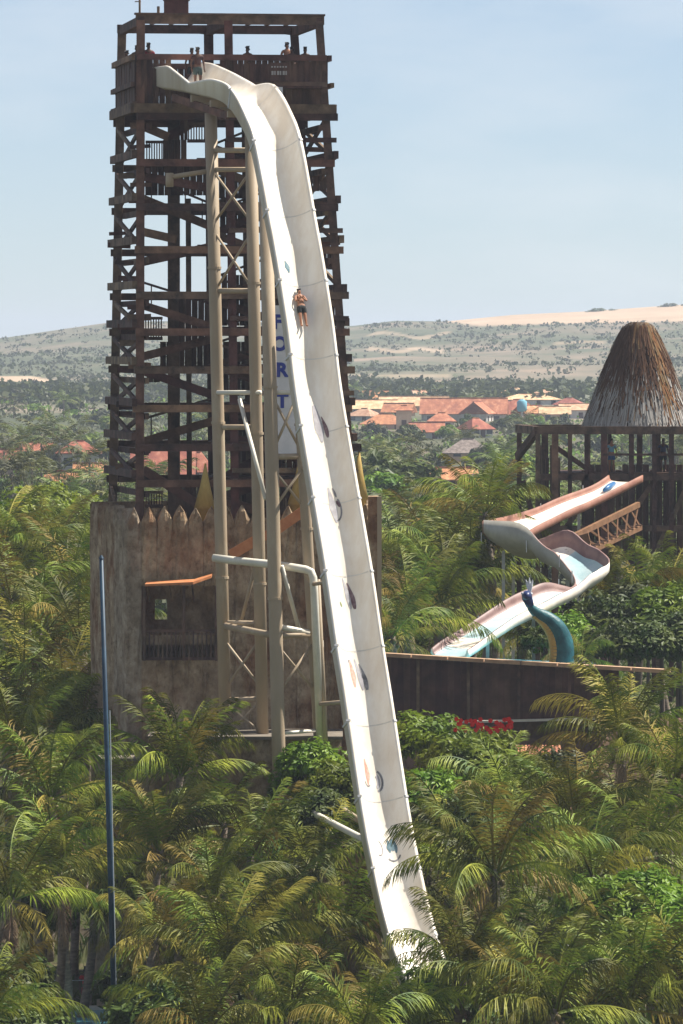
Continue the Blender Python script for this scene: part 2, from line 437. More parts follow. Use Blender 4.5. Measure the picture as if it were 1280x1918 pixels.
# ------------------------------------------------------------------ timber tower
POST = {'FL': ((264, 38, 257.0), (262, 965, 256.4)), 'FR': ((598, 40, 258.2), (662, 965, 257.6)),
        'BL': ((229, 50, 265.0), (211, 965, 265.6)), 'BR': ((551, 57, 266.0), (615, 965, 266.6)),
        'FM': ((428, 40, 257.6), (441, 965, 257.0)), 'BM': ((391, 53, 265.5), (400, 965, 266.1))}
def pz(name, z):
    a, b_ = P(*POST[name][0]), P(*POST[name][1]); t = (z - a.z) / (b_.z - a.z); return a + (b_ - a) * t
def lerp(a, b_, t): return a + (b_ - a) * t
tow = thing('timber_tower', 'tall dark brown timber stair tower rising behind the white slide', 'tower', pz('FM', 15.0) + Vector((0, 4.5, 0)))
W, WR, BD = M['wood'], M['wood_red'], M['board']
ZB = 15.0
ztop = zat(38, 257)
for k_ in POST:
    w_ = .34 if k_[0] == 'F' else .36
    if k_ == 'BM': w_ = .40
    MB().beam(pz(k_, ZB), pz(k_, ztop), w_, w_ * 1.05, up=(0, 1, 0)).build('post', WR if k_ in ('FL', 'FM') else W, tow)
def ext(a, b_, e0, e1=None):
    t = (b_ - a).normalized(); return a - t * e0, b_ + t * (e0 if e1 is None else e1)
lev_py = [218, 305, 388, 468, 553, 622, 693, 765, 838, 905]
zl = [zat(p_, 257) for p_ in lev_py]
for i, z in enumerate(zl):
    j = .12 * ((i * 7) % 3 - 1)
    rv = random.Random(i * 3 + 1)
    a, b_ = ext(pz('FL', z), pz('FR', z), rv.uniform(.1, .3), rv.uniform(.2, .55))
    MB().beam(a + Vector((0, -.28, 0)), b_ + Vector((0, -.28, 0)), .2, .30).build('beam', WR if i % 2 else W, tow)
    a, b_ = ext(pz('BL', z), pz('BR', z), .3)
    MB().beam(a + Vector((0, .28, 0)), b_ + Vector((0, .28, 0)), .2, .30).build('beam', W, tow)
    for L_, Rr_ in (('FL', 'BL'), ('FR', 'BR')):
        zo = rv.uniform(.25, .5); a, b_ = ext(pz(L_, z + zo), pz(Rr_, z + zo), rv.uniform(.2, .45), rv.uniform(.3, .75))
        sx = -.27 if L_ == 'FL' else .27
        MB().beam(a + Vector((sx, 0, 0)), b_ + Vector((sx, 0, 0)), .2, .32).build('beam', W, tow)
        a, b_ = ext(pz(L_, z - .32 + j), pz(Rr_, z - .32 + j), .2, .3)
        MB().beam(a - Vector((sx, 0, 0)), b_ - Vector((sx, 0, 0)), .16, .24).build('beam', W, tow)
    a, b_ = ext(pz('FM', z + .05), pz('BM', z + .05), .35, .3)
    MB().beam(a, b_, .2, .28).build('beam', W, tow)
    # second, thinner tie rail across the front half way up the bay
    if i % 2 == 0:
        zz = z - .95
        a, b_ = ext(pz('FM', zz), pz('FR', zz), .1, .38)
        MB().beam(a + Vector((0, -.25, 0)), b_ + Vector((0, -.25, 0)), .14, .2).build('tie_rail', W, tow)
zl2 = zl + [ZB + 2.2]
for i in range(len(zl2) - 1):
    z1, z0 = zl2[i] - .25, zl2[i + 1] + .3
    for L_, Rr_, sx in (('FL', 'BL', -.12), ('FR', 'BR', .12)):
        off = Vector((sx, 0, 0))
        MB().beam(pz(L_, z0) + off, pz(Rr_, z1) + off, .10, .19).build('cross_brace', W, tow)
        MB().beam(pz(L_, z1) - off, pz(Rr_, z0) - off, .10, .19).build('cross_brace', W, tow)
    if i % 3 == 1:
        MB().beam(pz('BM', z0) + Vector((0, .1, 0)), pz('BR', z1) + Vector((0, .1, 0)), .12, .2).build('cross_brace', W, tow)
rs = random.Random(77)
for i in range(34):                                   # ragged joist ends sticking out at the sides
    z = ZB + 5.2 + i * .60 + rs.uniform(-.2, .2)
    if z > zl[0]: break
    for A, B_, sx in (('FL', 'BL', -1), ('FR', 'BR', 1)):
        if rs.random() < .35: continue
        q = lerp(pz(A, z), pz(B_, z), rs.choice([.05, .1, .95, .5])); L_ = rs.uniform(.25, .6)
        MB().beam(q - Vector((sx * .5, 0, 0)), q + Vector((sx * L_, rs.uniform(-.1, .1), rs.uniform(-.05, .05))), rs.uniform(.1, .2), rs.uniform(.14, .28)).build('joist_end', rs.choice([W, WR]), tow)
# inner posts of the stair well
for px0, px1, dd, w_ in ((326, 326, 261.2, .50), (353, 356, 262.5, .22), (462, 474, 262.0, .42), (512, 536, 262.6, .24)):
    a, b_ = P(px0, 372 if px0 < 400 else 215, dd), P(px1, 965, dd); b_.z = ZB
    if px0 == 326: a.z = zat(205, dd)
    MB().beam(b_, a, w_, w_, up=(0, 1, 0)).build('post', W, tow)
# zig-zag stair flights: (pxA, pyA) -> (pxB, pyB) at a depth; left well in view, right well behind the columns
def flight(pa, pb, dd, width=1.1, treads=7, rail=True):
    a, b_ = P(*pa, dd), P(*pb, dd)
    for o_ in (0, width):
        MB().beam(a + Vector((0, o_, 0)), b_ + Vector((0, o_, 0)), .09, .34).build('stair_stringer', WR, tow)
    for k in range(treads):
        c_ = lerp(a, b_, (k + .5) / treads)
        hw = abs(b_.x - a.x) / treads * .46
        MB().box(c_.x - hw, c_.x + hw, c_.y + .05, c_.y + width - .05, c_.z - .03, c_.z + .03).build('stair_tread', W, tow)
    if rail:
        up = Vector((0, .02, .95))
        MB().beam(a + up, b_ + up, .07, .10).build('handrail', W, tow)
        for k in range(4):
            c_ = lerp(a, b_, (k + .5) / 4); MB().beam(c_ + Vector((0, .02, .1)), c_ + up, .05, .05).build('rail_post', W, tow)
fl_l = [((268, 236), (316, 256)), ((316, 256), (362, 228)), ((268, 330), (392, 352)), ((268, 372), (395, 424)), ((268, 434), (330, 448)),
        ((268, 490), (395, 462)), ((268, 572), (395, 612)), ((266, 668), (402, 634)), ((266, 694), (404, 742)), ((266, 828), (408, 786)), ((268, 880), (372, 946)), ((410, 900), (500, 850))]
for i, (a_, b_) in enumerate(fl_l):
    flight(a_, b_, 258.0 + (i % 2) * 2.1, 1.0, 6, rail=(i in (3, 6, 9)))
for i, py in enumerate(range(255, 940, 62)):
    x0, x1 = 405 + i * 1.0, 545 + i * 5
    if i % 2: flight((x0, py), (x1, py + 56), 259.6, 1.3, 8, rail=True)
    else: flight((x0, py + 56), (x1, py), 261.6, 1.3, 8, rail=True)
# landings: plank floors on each level, added to keep light out of the well
for i, z in enumerate(zl):
    for k in range(6):
        y0 = pz('FM', z).y + .5 + k * .62
        x0 = lerp(pz('FL', z), pz('FM', z), .62 if i % 2 else .72).x; x1 = pz('FR', z).x - .2
        MB().box(x0, x1, y0, y0 + .56, z + .16, z + .23).build('floor_plank', BD, tow)
# dark board panels added inside the well to keep its core dark
for i, (px0, px1, py0, py1, dd) in enumerate([(305, 350, 262, 312, 259.8), (338, 352, 205, 262, 259.5), (272, 392, 312, 366, 260.6), (400, 470, 205, 235, 260.5),
                                              (410, 470, 330, 372, 262.8), (412, 478, 400, 432, 263), (335, 395, 555, 640, 260.2), (300, 392, 640, 700, 262.5), (415, 482, 515, 610, 262.6), (418, 485, 640, 735, 262.4),
                                              (275, 300, 700, 716, 260), (420, 500, 760, 830, 262.2), (560, 612, 330, 358, 260), (575, 625, 470, 505, 260), (590, 640, 560, 600, 260),
                                              (598, 648, 640, 720, 260.5), (600, 655, 745, 840, 260.5), (440, 560, 840, 960, 263), (330, 395, 905, 960, 261)]):
    nb = max(2, int((px1 - px0) / 11))
    for k in range(nb):
        a, b_ = P(px0 + (px1 - px0) * k / nb + .4, py1, dd), P(px0 + (px1 - px0) * (k + 1) / nb - .2, py0, dd)
        MB().box(a.x, b_.x, a.y, a.y + .05, a.z, b_.z).build('dark_infill_board', BD, tow)
# little barred railings with sky showing between the bars
for px0, px1, py0, py1, dd in ((273, 306, 266, 304, 257.9), (351, 386, 232, 264, 257.9), (271, 305, 596, 634, 257.9), (272, 306, 922, 948, 257.9)):
    a, b_ = P(px0, py1, dd), P(px1, py0, dd)
    MB().beam((a.x, a.y, b_.z), (b_.x, a.y, b_.z), .08, .12).build('handrail', W, tow)
    MB().beam((a.x, a.y, a.z), (b_.x, a.y, a.z), .08, .14).build('handrail', W, tow)
    nb = 7
    for k in range(nb):
        x = a.x + (b_.x - a.x) * (k + .5) / nb
        MB().box(x - .025, x + .025, a.y - .025, a.y + .025, a.z, b_.z).build('baluster', W, tow)
# top deck: floor, parapet boards, rails
zd, zr, zp = zat(160, 257), zat(107, 257), zat(203, 257)
for k in range(11):
    y0 = pz('FL', zd).y + .1 + k * .74
    MB().box(pz('FL', zd).x + .05 - k * .075, pz('FR', zd).x - .05 - k * .09, y0, y0 + .70, zd - .12, zd - .02).build('deck_plank', BD, tow)
def parapet(A, B_, nb, out_, skip=None, zb=zp):
    for k in range(nb):
        t0, t1 = k / nb, (k + 1) / nb - .06 / nb
        a, b_ = lerp(pz(A, zr), pz(B_, zr), t0) + out_, lerp(pz(A, zr), pz(B_, zr), t1) + out_
        top = zr - .12
        if skip and skip[0] < (t0 + t1) / 2 < skip[1]: top = zat(170, 257)
        th = Vector((0, 0, 0)) + out_.normalized() * (.035 + .02 * (k % 3 == 0))
        MB().hexa([(a.x, a.y, zb), (b_.x, b_.y, zb), (b_.x + th.x, b_.y + th.y, zb), (a.x + th.x, a.y + th.y, zb),
                   (a.x, a.y, top), (b_.x, b_.y, top), (b_.x + th.x, b_.y + th.y, top), (a.x + th.x, a.y + th.y, top)]).build('parapet_board', BD, tow)
    a, b_ = ext(pz(A, zr) + out_ * 1.6, pz(B_, zr) + out_ * 1.6, .18)
    MB().beam(a, b_, .16, .24).build('top_rail', WR, tow)
    a, b_ = ext(pz(A, zp) + out_ * 1.7, pz(B_, zp) + out_ * 1.7, .30)
    MB().beam(a, b_, .2, .38).build('deck_beam', W, tow)
    a, b_ = ext(pz(A, zat(158, 257)) + out_ * 1.7, pz(B_, zat(158, 257)) + out_ * 1.7, .26)
    if not skip: MB().beam(a, b_, .14, .2).build('parapet_rail', W, tow)
parapet('FL', 'FR', 30, Vector((.02, -.20, 0)), (.18, .42))
parapet('FL', 'BL', 22, Vector((-.20, -.02, 0)))
parapet('FR', 'BR', 22, Vector((.20, .02, 0)))
parapet('BL', 'BR', 28, Vector((0, .20, 0)))
a, b_ = P(428, 158, 256.6), P(612, 158, 257.6)
MB().beam(a, b_, .12, .2).build('parapet_rail', W, tow)
# roof frame
zt = zat(36, 257)
for A, B_, e in (('FL', 'FR', .2), ('BL', 'BR', .2), ('FL', 'BL', .15), ('FR', 'BR', .15), ('FM', 'BM', .1)):
    a, b_ = ext(pz(A, zt), pz(B_, zt), e)
    dz = 0.0 if A + B_ in ('FLFR', 'BLBR') else -.07
    MB().beam(a + Vector((0, 0, dz)), b_ + Vector((0, 0, dz)), .26, .36).build('roof_beam', W, tow)
a, b_ = ext(pz('FL', zt + .22), pz('FR', zt + .22), .25)
MB().beam(a + Vector((0, -.1, 0)), b_ + Vector((0, -.1, 0)), .36, .08).build('roof_fascia', W, tow)
for k in range(9):
    t = (k + .5) / 9
    a, b_ = lerp(pz('FL', zt), pz('FR', zt), t), lerp(pz('BL', zt), pz('BR', zt), t)
    MB().beam(a + Vector((0, .15, .2)), b_ + Vector((0, -.1, .2)), .10, .10).build('roof_rafter', W, tow)
for nm in ('BM', 'BR'):
    p_ = pz(nm, zt); q_ = p_ + Vector((-.35, 0, -.25))
    MB().beam(q_ + Vector((.55, 0, .1)), q_ + Vector((-.1, 0, .18)), .2, .2).build('bracket', W, tow)
a = P(330, 33, 258.2)
tk = MB().box(a.x - .5, a.x + .5, a.y, a.y + .9, zt + .28, zt + .86).build('water_tank', WR, None)
tag(tk, 'brown box-shaped tank standing on the roof frame of the timber tower', 'tank')
MB().box(a.x - .55, a.x + .55, a.y - .05, a.y + .95, zt + .86, zt + .92).build('lid', W, tk)
MB().tube([P(297, 33, 257.3), P(297, 12, 257.3)], .06, 8).build('roof_post', W, tow)
an_ = MB().tube([P(262, 34, 257.1), P(262, -22, 257.1)], .045, 8)
an_.beam(P(262, 3, 257.1) + Vector((-.2, 0, 0)), P(262, 3, 257.1) + Vector((.05, 0, 0)), .04, .04)
tag(an_.build('antenna_mast', W), 'thin dark antenna mast on the left corner of the tower roof', 'antenna')
# notice boards on the parapet
a = P(524, 132, 257.0)
nb_ = MB().box(a.x - .42, a.x + .42, a.y - .42, a.y - .38, a.z - .42, a.z + .30).build('notice_board', M['board'])
tag(nb_, 'dark notice board with two rows of pale lettering on the tower parapet', 'sign')
M['pale_print'] = plain('pale_print', (.36, .34, .32))
for k in range(6):
    x = a.x - .34 + k * .115
    MB().box(x, x + .07, a.y - .432, a.y - .422, a.z + .10, a.z + .16).build('lettering', M['pale_print'], nb_)
    if k < 6: MB().box(x + .01, x + .10 - .03 * (k % 2), a.y - .432, a.y - .422, a.z - .20, a.z - .04).build('lettering', M['pale_print'], nb_)
a = P(521, 172, 257.0)
wp = MB().box(a.x - .17, a.x + .2, a.y - .44, a.y - .40, a.z - .3, a.z + .18).build('white_placard', M['sign_white'])
tag(wp, 'small blank white placard on the parapet just right of the slide crest', 'sign')
# vertical letter sign
a, b_ = P(512, 852, 256.0), P(572, 572, 256.0)
sg = MB().box(a.x, b_.x, a.y - .06, a.y, a.z, b_.z).build('letter_sign', M['sign_white'])
tag(sg, 'tall white sign with blue letters set one above another behind the slide', 'sign')
ORG[sg.name] = Vector((0, 0, 0))
for ch, px, py in (('F', 520, 604), ('O', 524, 645), ('R', 528, 694), ('T', 529, 752)):
    o = new_obj('letter', LETTERS[ch], sg); q = P(px, py, 255.9); o.location = (q.x, a.y - .075, q.z); o.rotation_euler = (math.pi / 2, 0, 0)
a, b_ = P(512, 856, 256.0), P(575, 850, 256.0)
MB().box(a.x, b_.x, a.y - .1, a.y + .06, a.z, b_.z).build('frame', M['slide_joint'], sg)

# people on the deck
def stand(px, d_, zfeet, yaw, s_=1.0):
    q = P(px, 640, d_); return Matrix.Translation((q.x, q.y, zfeet)) @ Matrix.Rotation(yaw, 4, 'Z') @ Matrix.Scale(s_, 4)
zf = zd
person('person in dark red shirt leaning on the left end of the tower deck rail', stand(279, 257.9, zf, .3), 'rail', 'skin_dark', (.22, .03, .04))
person('person at the far left corner of the tower deck beside the back post', stand(238, 262.5, zf - .05, -.5, .97), 'rail', 'skin_dark', (.04, .05, .06))
person('person in black shirt half hidden behind the left front tower post', stand(257, 259, zf, .2, .97), 'hang', 'skin_dark', (.03, .03, .035))
person('person in dark top waiting on the deck left of the slide entry', stand(360, 258.4, zf - .12, .2, .96), 'hang', 'skin_dark', (.05, .04, .05))
person('person standing at the slide entry in an orange brown top and grey shorts', stand(371, 256.3, zat(170, 256), .35), 'hang', 'skin_dark', (.045, .018, .016), (.03, .05, .05))
person('person in dark maroon shirt bending over the rail above the slide crest', stand(464, 258.0, zf - .1, -.4, .98), 'rail', 'skin_dark', (.09, .02, .03))
person('bare-shouldered person in red brown beside the right back tower post', stand(538, 259.0, zf, .3, 1.04), 'rail', 'skin', None, (.1, .03, .03))
person('person in dark red shirt just right of the bare-shouldered one on the deck', stand(547, 258.2, zf - .12, -.2, .98), 'rail', 'skin_dark', (.14, .03, .03))
person('person in navy shirt near the right end of the tower deck', stand(572, 258.6, zf - .1, 0, .98), 'rail', 'skin_dark', (.03, .05, .09))

# ------------------------------------------------------------------ castle-like base
cas = thing('castle_base', 'weathered concrete castle base of pointed logs under the timber tower', 'building', Vector((P(440, 640, 259).x, 259, 0)))
PHI = R(7)
def logs(A, B_, z_bottom, ztops, nlog, mats, relief=.2, holes=()):
    """row of half round logs with pointed tops from A to B_ (plan points); holes: (i0,i1,zlo,zhi)"""
    A, B_ = Vector((A[0], A[1], 0)), Vector((B_[0], B_[1], 0)); t = (B_ - A).normalized(); nrm = Vector((t.y, -t.x, 0))
    w_ = (B_ - A).length / nlog
    for i in range(nlog):
        c_ = A + t * w_ * (i + .5); zt_ = ztops(i)
        spans = [(z_bottom, zt_, True)]
        for i0, i1, zl_, zh_ in holes:
            if i0 <= i <= i1: spans = [(z_bottom, zl_, False), (zh_, zt_, True)]
        for z0_, z1_, tip in spans:
            m_ = MB(); ns, nzz = 7, max(3, int((z1_ - z0_) / 1.2))
            jit = np.random.default_rng(i * 31 + int((z0_ + 5) * 7)).normal(0, .045, (nzz + 3, ns))
            lev = list(np.linspace(z0_, z1_ - (.62 if tip else 0), nzz)) + ([z1_ - .26, z1_] if tip else [])
            for q, z in enumerate(lev):
                fac = 1.0 if not tip or q < nzz else (.55 if q == nzz else .04)
                for k in range(ns):
                    th = math.pi * k / (ns - 1)
                    rl_ = .03 + (relief - .03) * float(sm((z - (zt_ - 2.0)) / 1.4)) if tip else .03
                    p_ = c_ - t * math.cos(th) * w_ * .5 * fac + nrm * ((math.sin(th) ** .7) * rl_ * (fac ** .5) + jit[q][k] * (k not in (0, ns - 1)))
                    m_.v.append((p_.x, p_.y, z + jit[q][(k + 2) % ns] * .4))
            for q in range(len(lev) - 1):
                for k in range(ns - 1):
                    m_.f.append((q * ns + k, q * ns + k + 1, (q + 1) * ns + k + 1, (q + 1) * ns + k))
            # flat back
            nb0 = len(m_.v)
            for q, z in enumerate(lev):
                for sg_ in (-1, 1):
                    fac = 1.0 if not tip or q < nzz else (.55 if q == nzz else .04)
                    p_ = c_ + t * sg_ * w_ * .5 * fac - nrm * .35; m_.v.append((p_.x, p_.y, z))
            for q in range(len(lev) - 1):
                a0, a1 = nb0 + 2 * q, nb0 + 2 * q + 2
                m_.f += [(a0 + 1, a0, a1, a1 + 1), (a0, q * ns, (q + 1) * ns, a1), (q * ns + ns - 1, a0 + 1, a1 + 1, (q + 1) * ns + ns - 1)]
            e_ = len(lev) - 1
            m_.f += [tuple(range(ns)) + (nb0 + 1, nb0), tuple(e_ * ns + k for k in range(ns))[::-1] + (nb0 + 2 * e_, nb0 + 2 * e_ + 1)]
            m_.build('log', mats(i), cas)
def plan(px, d_): q = P(px, 640, d_); return (q.x, q.y)
zc = zat(950, 254.5)
zw0, zw1 = zat(1238, 254.2), zat(1098, 254.2)
tops = [zc + .04 * ((i * 5) % 4) - .05 for i in range(40)]
logs(plan(236, 254.4), plan(700, 255.4), -.5, lambda i: tops[i], 16, lambda i: M['rust'] if i < 6 and i > 0 else (M['castle_grey'] if i == 0 else M['castle']), .11, holes=((1, 5, zw0, zw1),))
logs(plan(170, 262.5), plan(236, 254.4), -.5, lambda i: tops[i + 5] - .05, 9, lambda i: M['castle_grey'] if i > 5 else M['castle'], .09)
logs(plan(700, 255.4), plan(690, 269), -.5, lambda i: tops[i + 2], 14, lambda i: M['castle'], .16)
# inner floor and back wall so the tower has something to stand on and the window stays dark
A, B2, C2, D2 = plan(245, 255.2), plan(690, 256.2), plan(682, 268.6), plan(180, 262.8)
m_ = MB(); z0_, z1_ = ZB - .4, ZB
m_.hexa([(*A, z0_), (*B2, z0_), (*C2, z0_), (*plan(205, 268.6), z0_), (*A, z1_), (*B2, z1_), (*C2, z1_), (*plan(205, 268.6), z1_)])
m_.build('upper_floor', M['castle'], cas)
def rear(t0, t1, z0_, z1_):
    a, b_ = Vector((*plan(170, 262.5), 0)), Vector((*plan(690, 269), 0)); u_, v_ = lerp(a, b_, t0), lerp(a, b_, t1)
    MB().hexa([(u_.x, u_.y, z0_), (v_.x, v_.y, z0_), (v_.x, v_.y + .4, z0_), (u_.x, u_.y + .4, z0_), (u_.x, u_.y, z1_), (v_.x, v_.y, z1_), (v_.x, v_.y + .4, z1_), (u_.x, u_.y + .4, z1_)]).build('rear_wall', M['castle'], cas)
hz0, hz1 = zat(1168, 262), zat(1116, 262)
rear(0, .215, -.5, zc); rear(.29, 1, -.5, zc); rear(.215, .29, -.5, hz0); rear(.215, .29, hz1, zc)
wx0, wx1 = plan(268, 254.4)[0], plan(408, 254.6)[0]
ox0, ox1, oz0, oz1 = P(290, 640, 257.3).x, P(313, 640, 257.3).x, zat(1161, 257.3), zat(1123, 257.3)
for x0, x1, z0_, z1_ in ((wx0 - .1, ox0, zw0 - .3, zw1 + .3), (ox1, wx1 + .1, zw0 - .3, zw1 + .3), (ox0, ox1, zw0 - .3, oz0), (ox0, ox1, oz1, zw1 + .3)):
    MB().box(x0, x1, 257.2, 257.5, z0_, z1_).build('window_back_wall', M['castle'], cas)
MB().box(wx0 - .1, wx1 + .1, 254.8, 257.2, zw0 - .5, zw0 - .25).build('window_floor', M['castle'], cas)
# bright opening seen through the window
a, b_ = P(291, 1160, 257.1), P(312, 1124, 257.1)
# balcony grid in the window
zr_ = zat(1182, 254)
fr = MB().beam((wx0, 254.1, zr_), (wx1, 254.15, zr_), .08, .10); fr.build('balcony_rail', W, cas)
for k in range(17):
    x = wx0 + (wx1 - wx0) * (k + .5) / 17
    MB().box(x - .03, x + .03, 254.08, 254.14, zw0 + .02, zr_).build('balcony_bar', W, cas)
MB().beam((wx0, 254.12, zw0 + .08), (wx1, 254.16, zw0 + .08), .10, .12).build('balcony_rail', W, cas)
for x in (wx0 + .05, lerp(wx0, wx1, .55), wx1 - .05):
    MB().box(x - .06, x + .06, 254.0, 254.12, zw0, zw1).build('window_post', W, cas)
# orange canopy over the window
a, b_, c_ = P(272, 1094, 252.9), P(362, 1090, 252.9), P(396, 1078, 253.7)
cn = MB()
for u_, v_ in ((a, b_), (b_, c_)):
    dn = Vector((0, 0, -.10)); bk = Vector((.03, 1.2, .07))
    cn.hexa([u_ + dn, v_ + dn, v_ + bk + dn, u_ + bk + dn, u_, v_, v_ + bk, u_ + bk])
cn.build('canopy', M['orange_paint'], cas)
for px in (276, 318, 360): 
    q = P(px, 1096, 252.95); MB().beam(q, q + Vector((.05, 1.2, -.7)), .06, .08).build('canopy_bracket', W, cas)
# spires
for px, pyb, pyt, dd, r_ in ((384, 952, 868, 256.2, .40), (560, 945, 862, 256.6, .42), (672, 935, 845, 257.5, .36)):
    b0, t0 = P(px, pyb, dd), P(px + 1, pyt, dd)
    MB().tube([b0 - Vector((0, 0, 1.2)), b0 - Vector((0, 0, .02)), b0, lerp(b0, t0, .5), t0], [r_ * .9, r_ * .9, r_ * 1.12, r_ * .52, .03], 14).smooth().build('spire', M['spire'], cas)
# orange sloping beams on the right half of the wall
for a, b_ in (((432, 1040), (500, 1000)), ((500, 1005), (572, 955))):
    MB().beam(P(*a, 253.7), P(*b_, 253.7), .14, .42).build('sloping_beam', M['orange_paint'], cas)
# right wing: pale posts and a dark window
a, b_ = P(690, 1205, 253.6), P(714, 930, 253.6)
MB().box(a.x, b_.x - .1, a.y, a.y + 1.6, -.3, b_.z).build('wing_wall', M['castle'], cas)
a2, b2 = P(692, 1075, 253.6), P(709, 1012, 253.6)
MB().box(a2.x, b2.x, a2.y - .04, a2.y - .01, a2.z, b2.z).build('wing_window', M['dark_glass'], cas)
for px in (711,):
    q = P(px, 930, 253.4); MB().box(q.x - .09, q.x + .09, q.y - .1, q.y + .1, 0, q.z).build('wing_post', M['beige'], cas)
# front terrace that carries the slide columns
zt1 = zat(1378, 250)
ter = thing('stone_terrace', 'dark stone terrace wall at the foot of the castle holding the beige columns', 'wall', Vector((plan(500, 251)[0], 251.5, 0)))
x0, x1 = plan(280, 250)[0], plan(640, 250)[0]
m_ = MB(); gx, gz = 34, 24
g = np.random.default_rng(5)
for zi in range(gz + 1):
    for xi in range(gx + 1):
        m_.v.append((x0 + (x1 - x0) * xi / gx, 249.4 + g.normal(0, .06), (zt1 - .12) * zi / gz - .3 * (zi == 0)))
for zi in range(gz):
    for xi in range(gx):
        q = zi * (gx + 1) + xi; m_.f.append((q, q + 1, q + gx + 2, q + gx + 1))
m_.build('rock_face', M['castle'], ter)
MB().box(x0, x1, 249.55, 254.1, -.3, zt1 - .14).build('core', M['castle'], ter)
MB().box(x0 - .05, x1 + .05, 249.15, 254.05, zt1 - .12, zt1).build('coping', M['ledge'], ter)
zt2 = zat(1420, 251)
m_ = MB(); xa, xb = plan(181, 251)[0], plan(279, 251)[0]
ter2 = thing('stained_terrace', 'low stained grey terrace wall left of the castle behind the blue pole', 'wall', Vector(((xa + xb) / 2, 252, 0)))
MB().box(xa, xb, 250.6, 254.0, -.3, zt2 - .1).build('wall_body', M['castle_grey'], ter2)
MB().box(xa - .05, xb + .02, 250.45, 254.05, zt2 - .1, zt2).build('coping', M['ledge'], ter2)

# ------------------------------------------------------------------ the great white slide
ph = R(21)
LAT = Vector((math.cos(ph), math.sin(ph), 0))
def sdepth(px): return 256.0 - (px - 355) / 47.0 / math.tan(ph)
CTRL = [(318, 160), (355, 163), (400, 172), (440, 182), (470, 201), (494, 238), (512, 285), (537, 412), (552, 492), (571, 612), (586, 732), (606, 852), (630, 992), (645, 1082), (664, 1212), (680, 1312), (701, 1452), (717, 1552), (735, 1642), (749, 1705), (768, 1775), (790, 1835), (818, 1890)]
cp = [P(x, y, sdepth(x)) for x, y in CTRL]
def catmull(pts, per):
    out_ = []; n_ = len(pts)
    for i in range(n_ - 1):
        p0, p1, p2, p3 = pts[max(i - 1, 0)], pts[i], pts[i + 1], pts[min(i + 2, n_ - 1)]
        for k in range(per):
            t = k / per
            out_.append(.5 * ((2 * p1) + (p2 - p0) * t + (2 * p0 - 5 * p1 + 4 * p2 - p3) * t * t + (3 * p1 - p0 - 3 * p2 + p3) * t ** 3))
    return out_ + [pts[-1]]
raw = catmull(cp, 10)
# resample evenly
acc = [0.0]
for i in range(1, len(raw)): acc.append(acc[-1] + (raw[i] - raw[i - 1]).length)
SL = acc[-1]
def spos(s):
    s = min(max(s, 0), SL - 1e-6); i = int(np.searchsorted(acc, s, 'right')) - 1; i = min(i, len(raw) - 2)
    return lerp(raw[i], raw[i + 1], (s - acc[i]) / max(acc[i + 1] - acc[i], 1e-9))
def sframe(s):
    t = (spos(s + .5) - spos(s - .5)).normalized(); n_ = LAT.cross(t).normalized()
    if n_.z < 0: n_ = -n_
    return spos(s), t, n_
def s_at(px):
    return acc[min(range(len(raw)), key=lambda i: abs((640 + F * raw[i].x / raw[i].y) - px))]
SW = .87
s_px = [s_at(x) for x in (318, 355, 398, 436, 466, 500, 540, 600, 735)]
def wallh(s, side):
    hl = [.66, .82, .30, .66, .78, .62, .55, .60, .62]; hr = [.95, .95, .72, .42, .85, .72, .55, .48, .46]
    return float(np.interp(s, s_px, hl if side < 0 else hr))
def prof(x): return abs(x) ** 2.3
def spt(s, a, off=0.0):
    p_, t, n_ = sframe(s); h = wallh(s, a)
    return p_ + LAT * (a * SW) + n_ * (prof(a) * h + off)
sl = thing('water_slide', 'very tall steep white water slide plunging from the timber tower deck', 'water slide', Vector((spos(SL * .9).x, spos(SL * .9).y, 0)))
AS = [-1, -.94, -.86, -.74, -.6, -.42, -.2, 0, .2, .42, .6, .74, .86, .94, 1]
m_ = MB(); NR = 150; first = s_at(331)
SS = [first + (SL - first) * i / NR for i in range(NR + 1)]
for s in SS:
    p_, t, n_ = sframe(s); hl, hr = wallh(s, -1), wallh(s, 1)
    ring = [spt(s, a) for a in AS]
    T = .08
    ring += [p_ + LAT * (SW + .05) + n_ * (hr + .05), p_ + LAT * (SW + T + .08) + n_ * (hr + .02), p_ + LAT * (SW + T) + n_ * (hr - .06), p_ + LAT * (SW + T - .02) + n_ * (-.02), p_ + LAT * (SW * .72) + n_ * (-.16),
             p_ - LAT * (SW * .72) + n_ * (-.16), p_ - LAT * (SW + T - .02) + n_ * (-.02), p_ - LAT * (SW + T) + n_ * (hl - .06), p_ - LAT * (SW + T + .08) + n_ * (hl + .02), p_ - LAT * (SW + .05) + n_ * (hl + .05)]
    m_.v += [tuple(x) for x in ring]
K = len(AS) + 10
for i in range(NR):
    for k in range(K):
        k2 = (k + 1) % K
        m_.f.append((i * K + k, (i + 1) * K + k, (i + 1) * K + k2, i * K + k2))
m_.f.append(tuple(range(K))); m_.f.append(tuple(NR * K + k for k in range(K))[::-1])
m_.smooth().build('flume', M['slide'], sl)
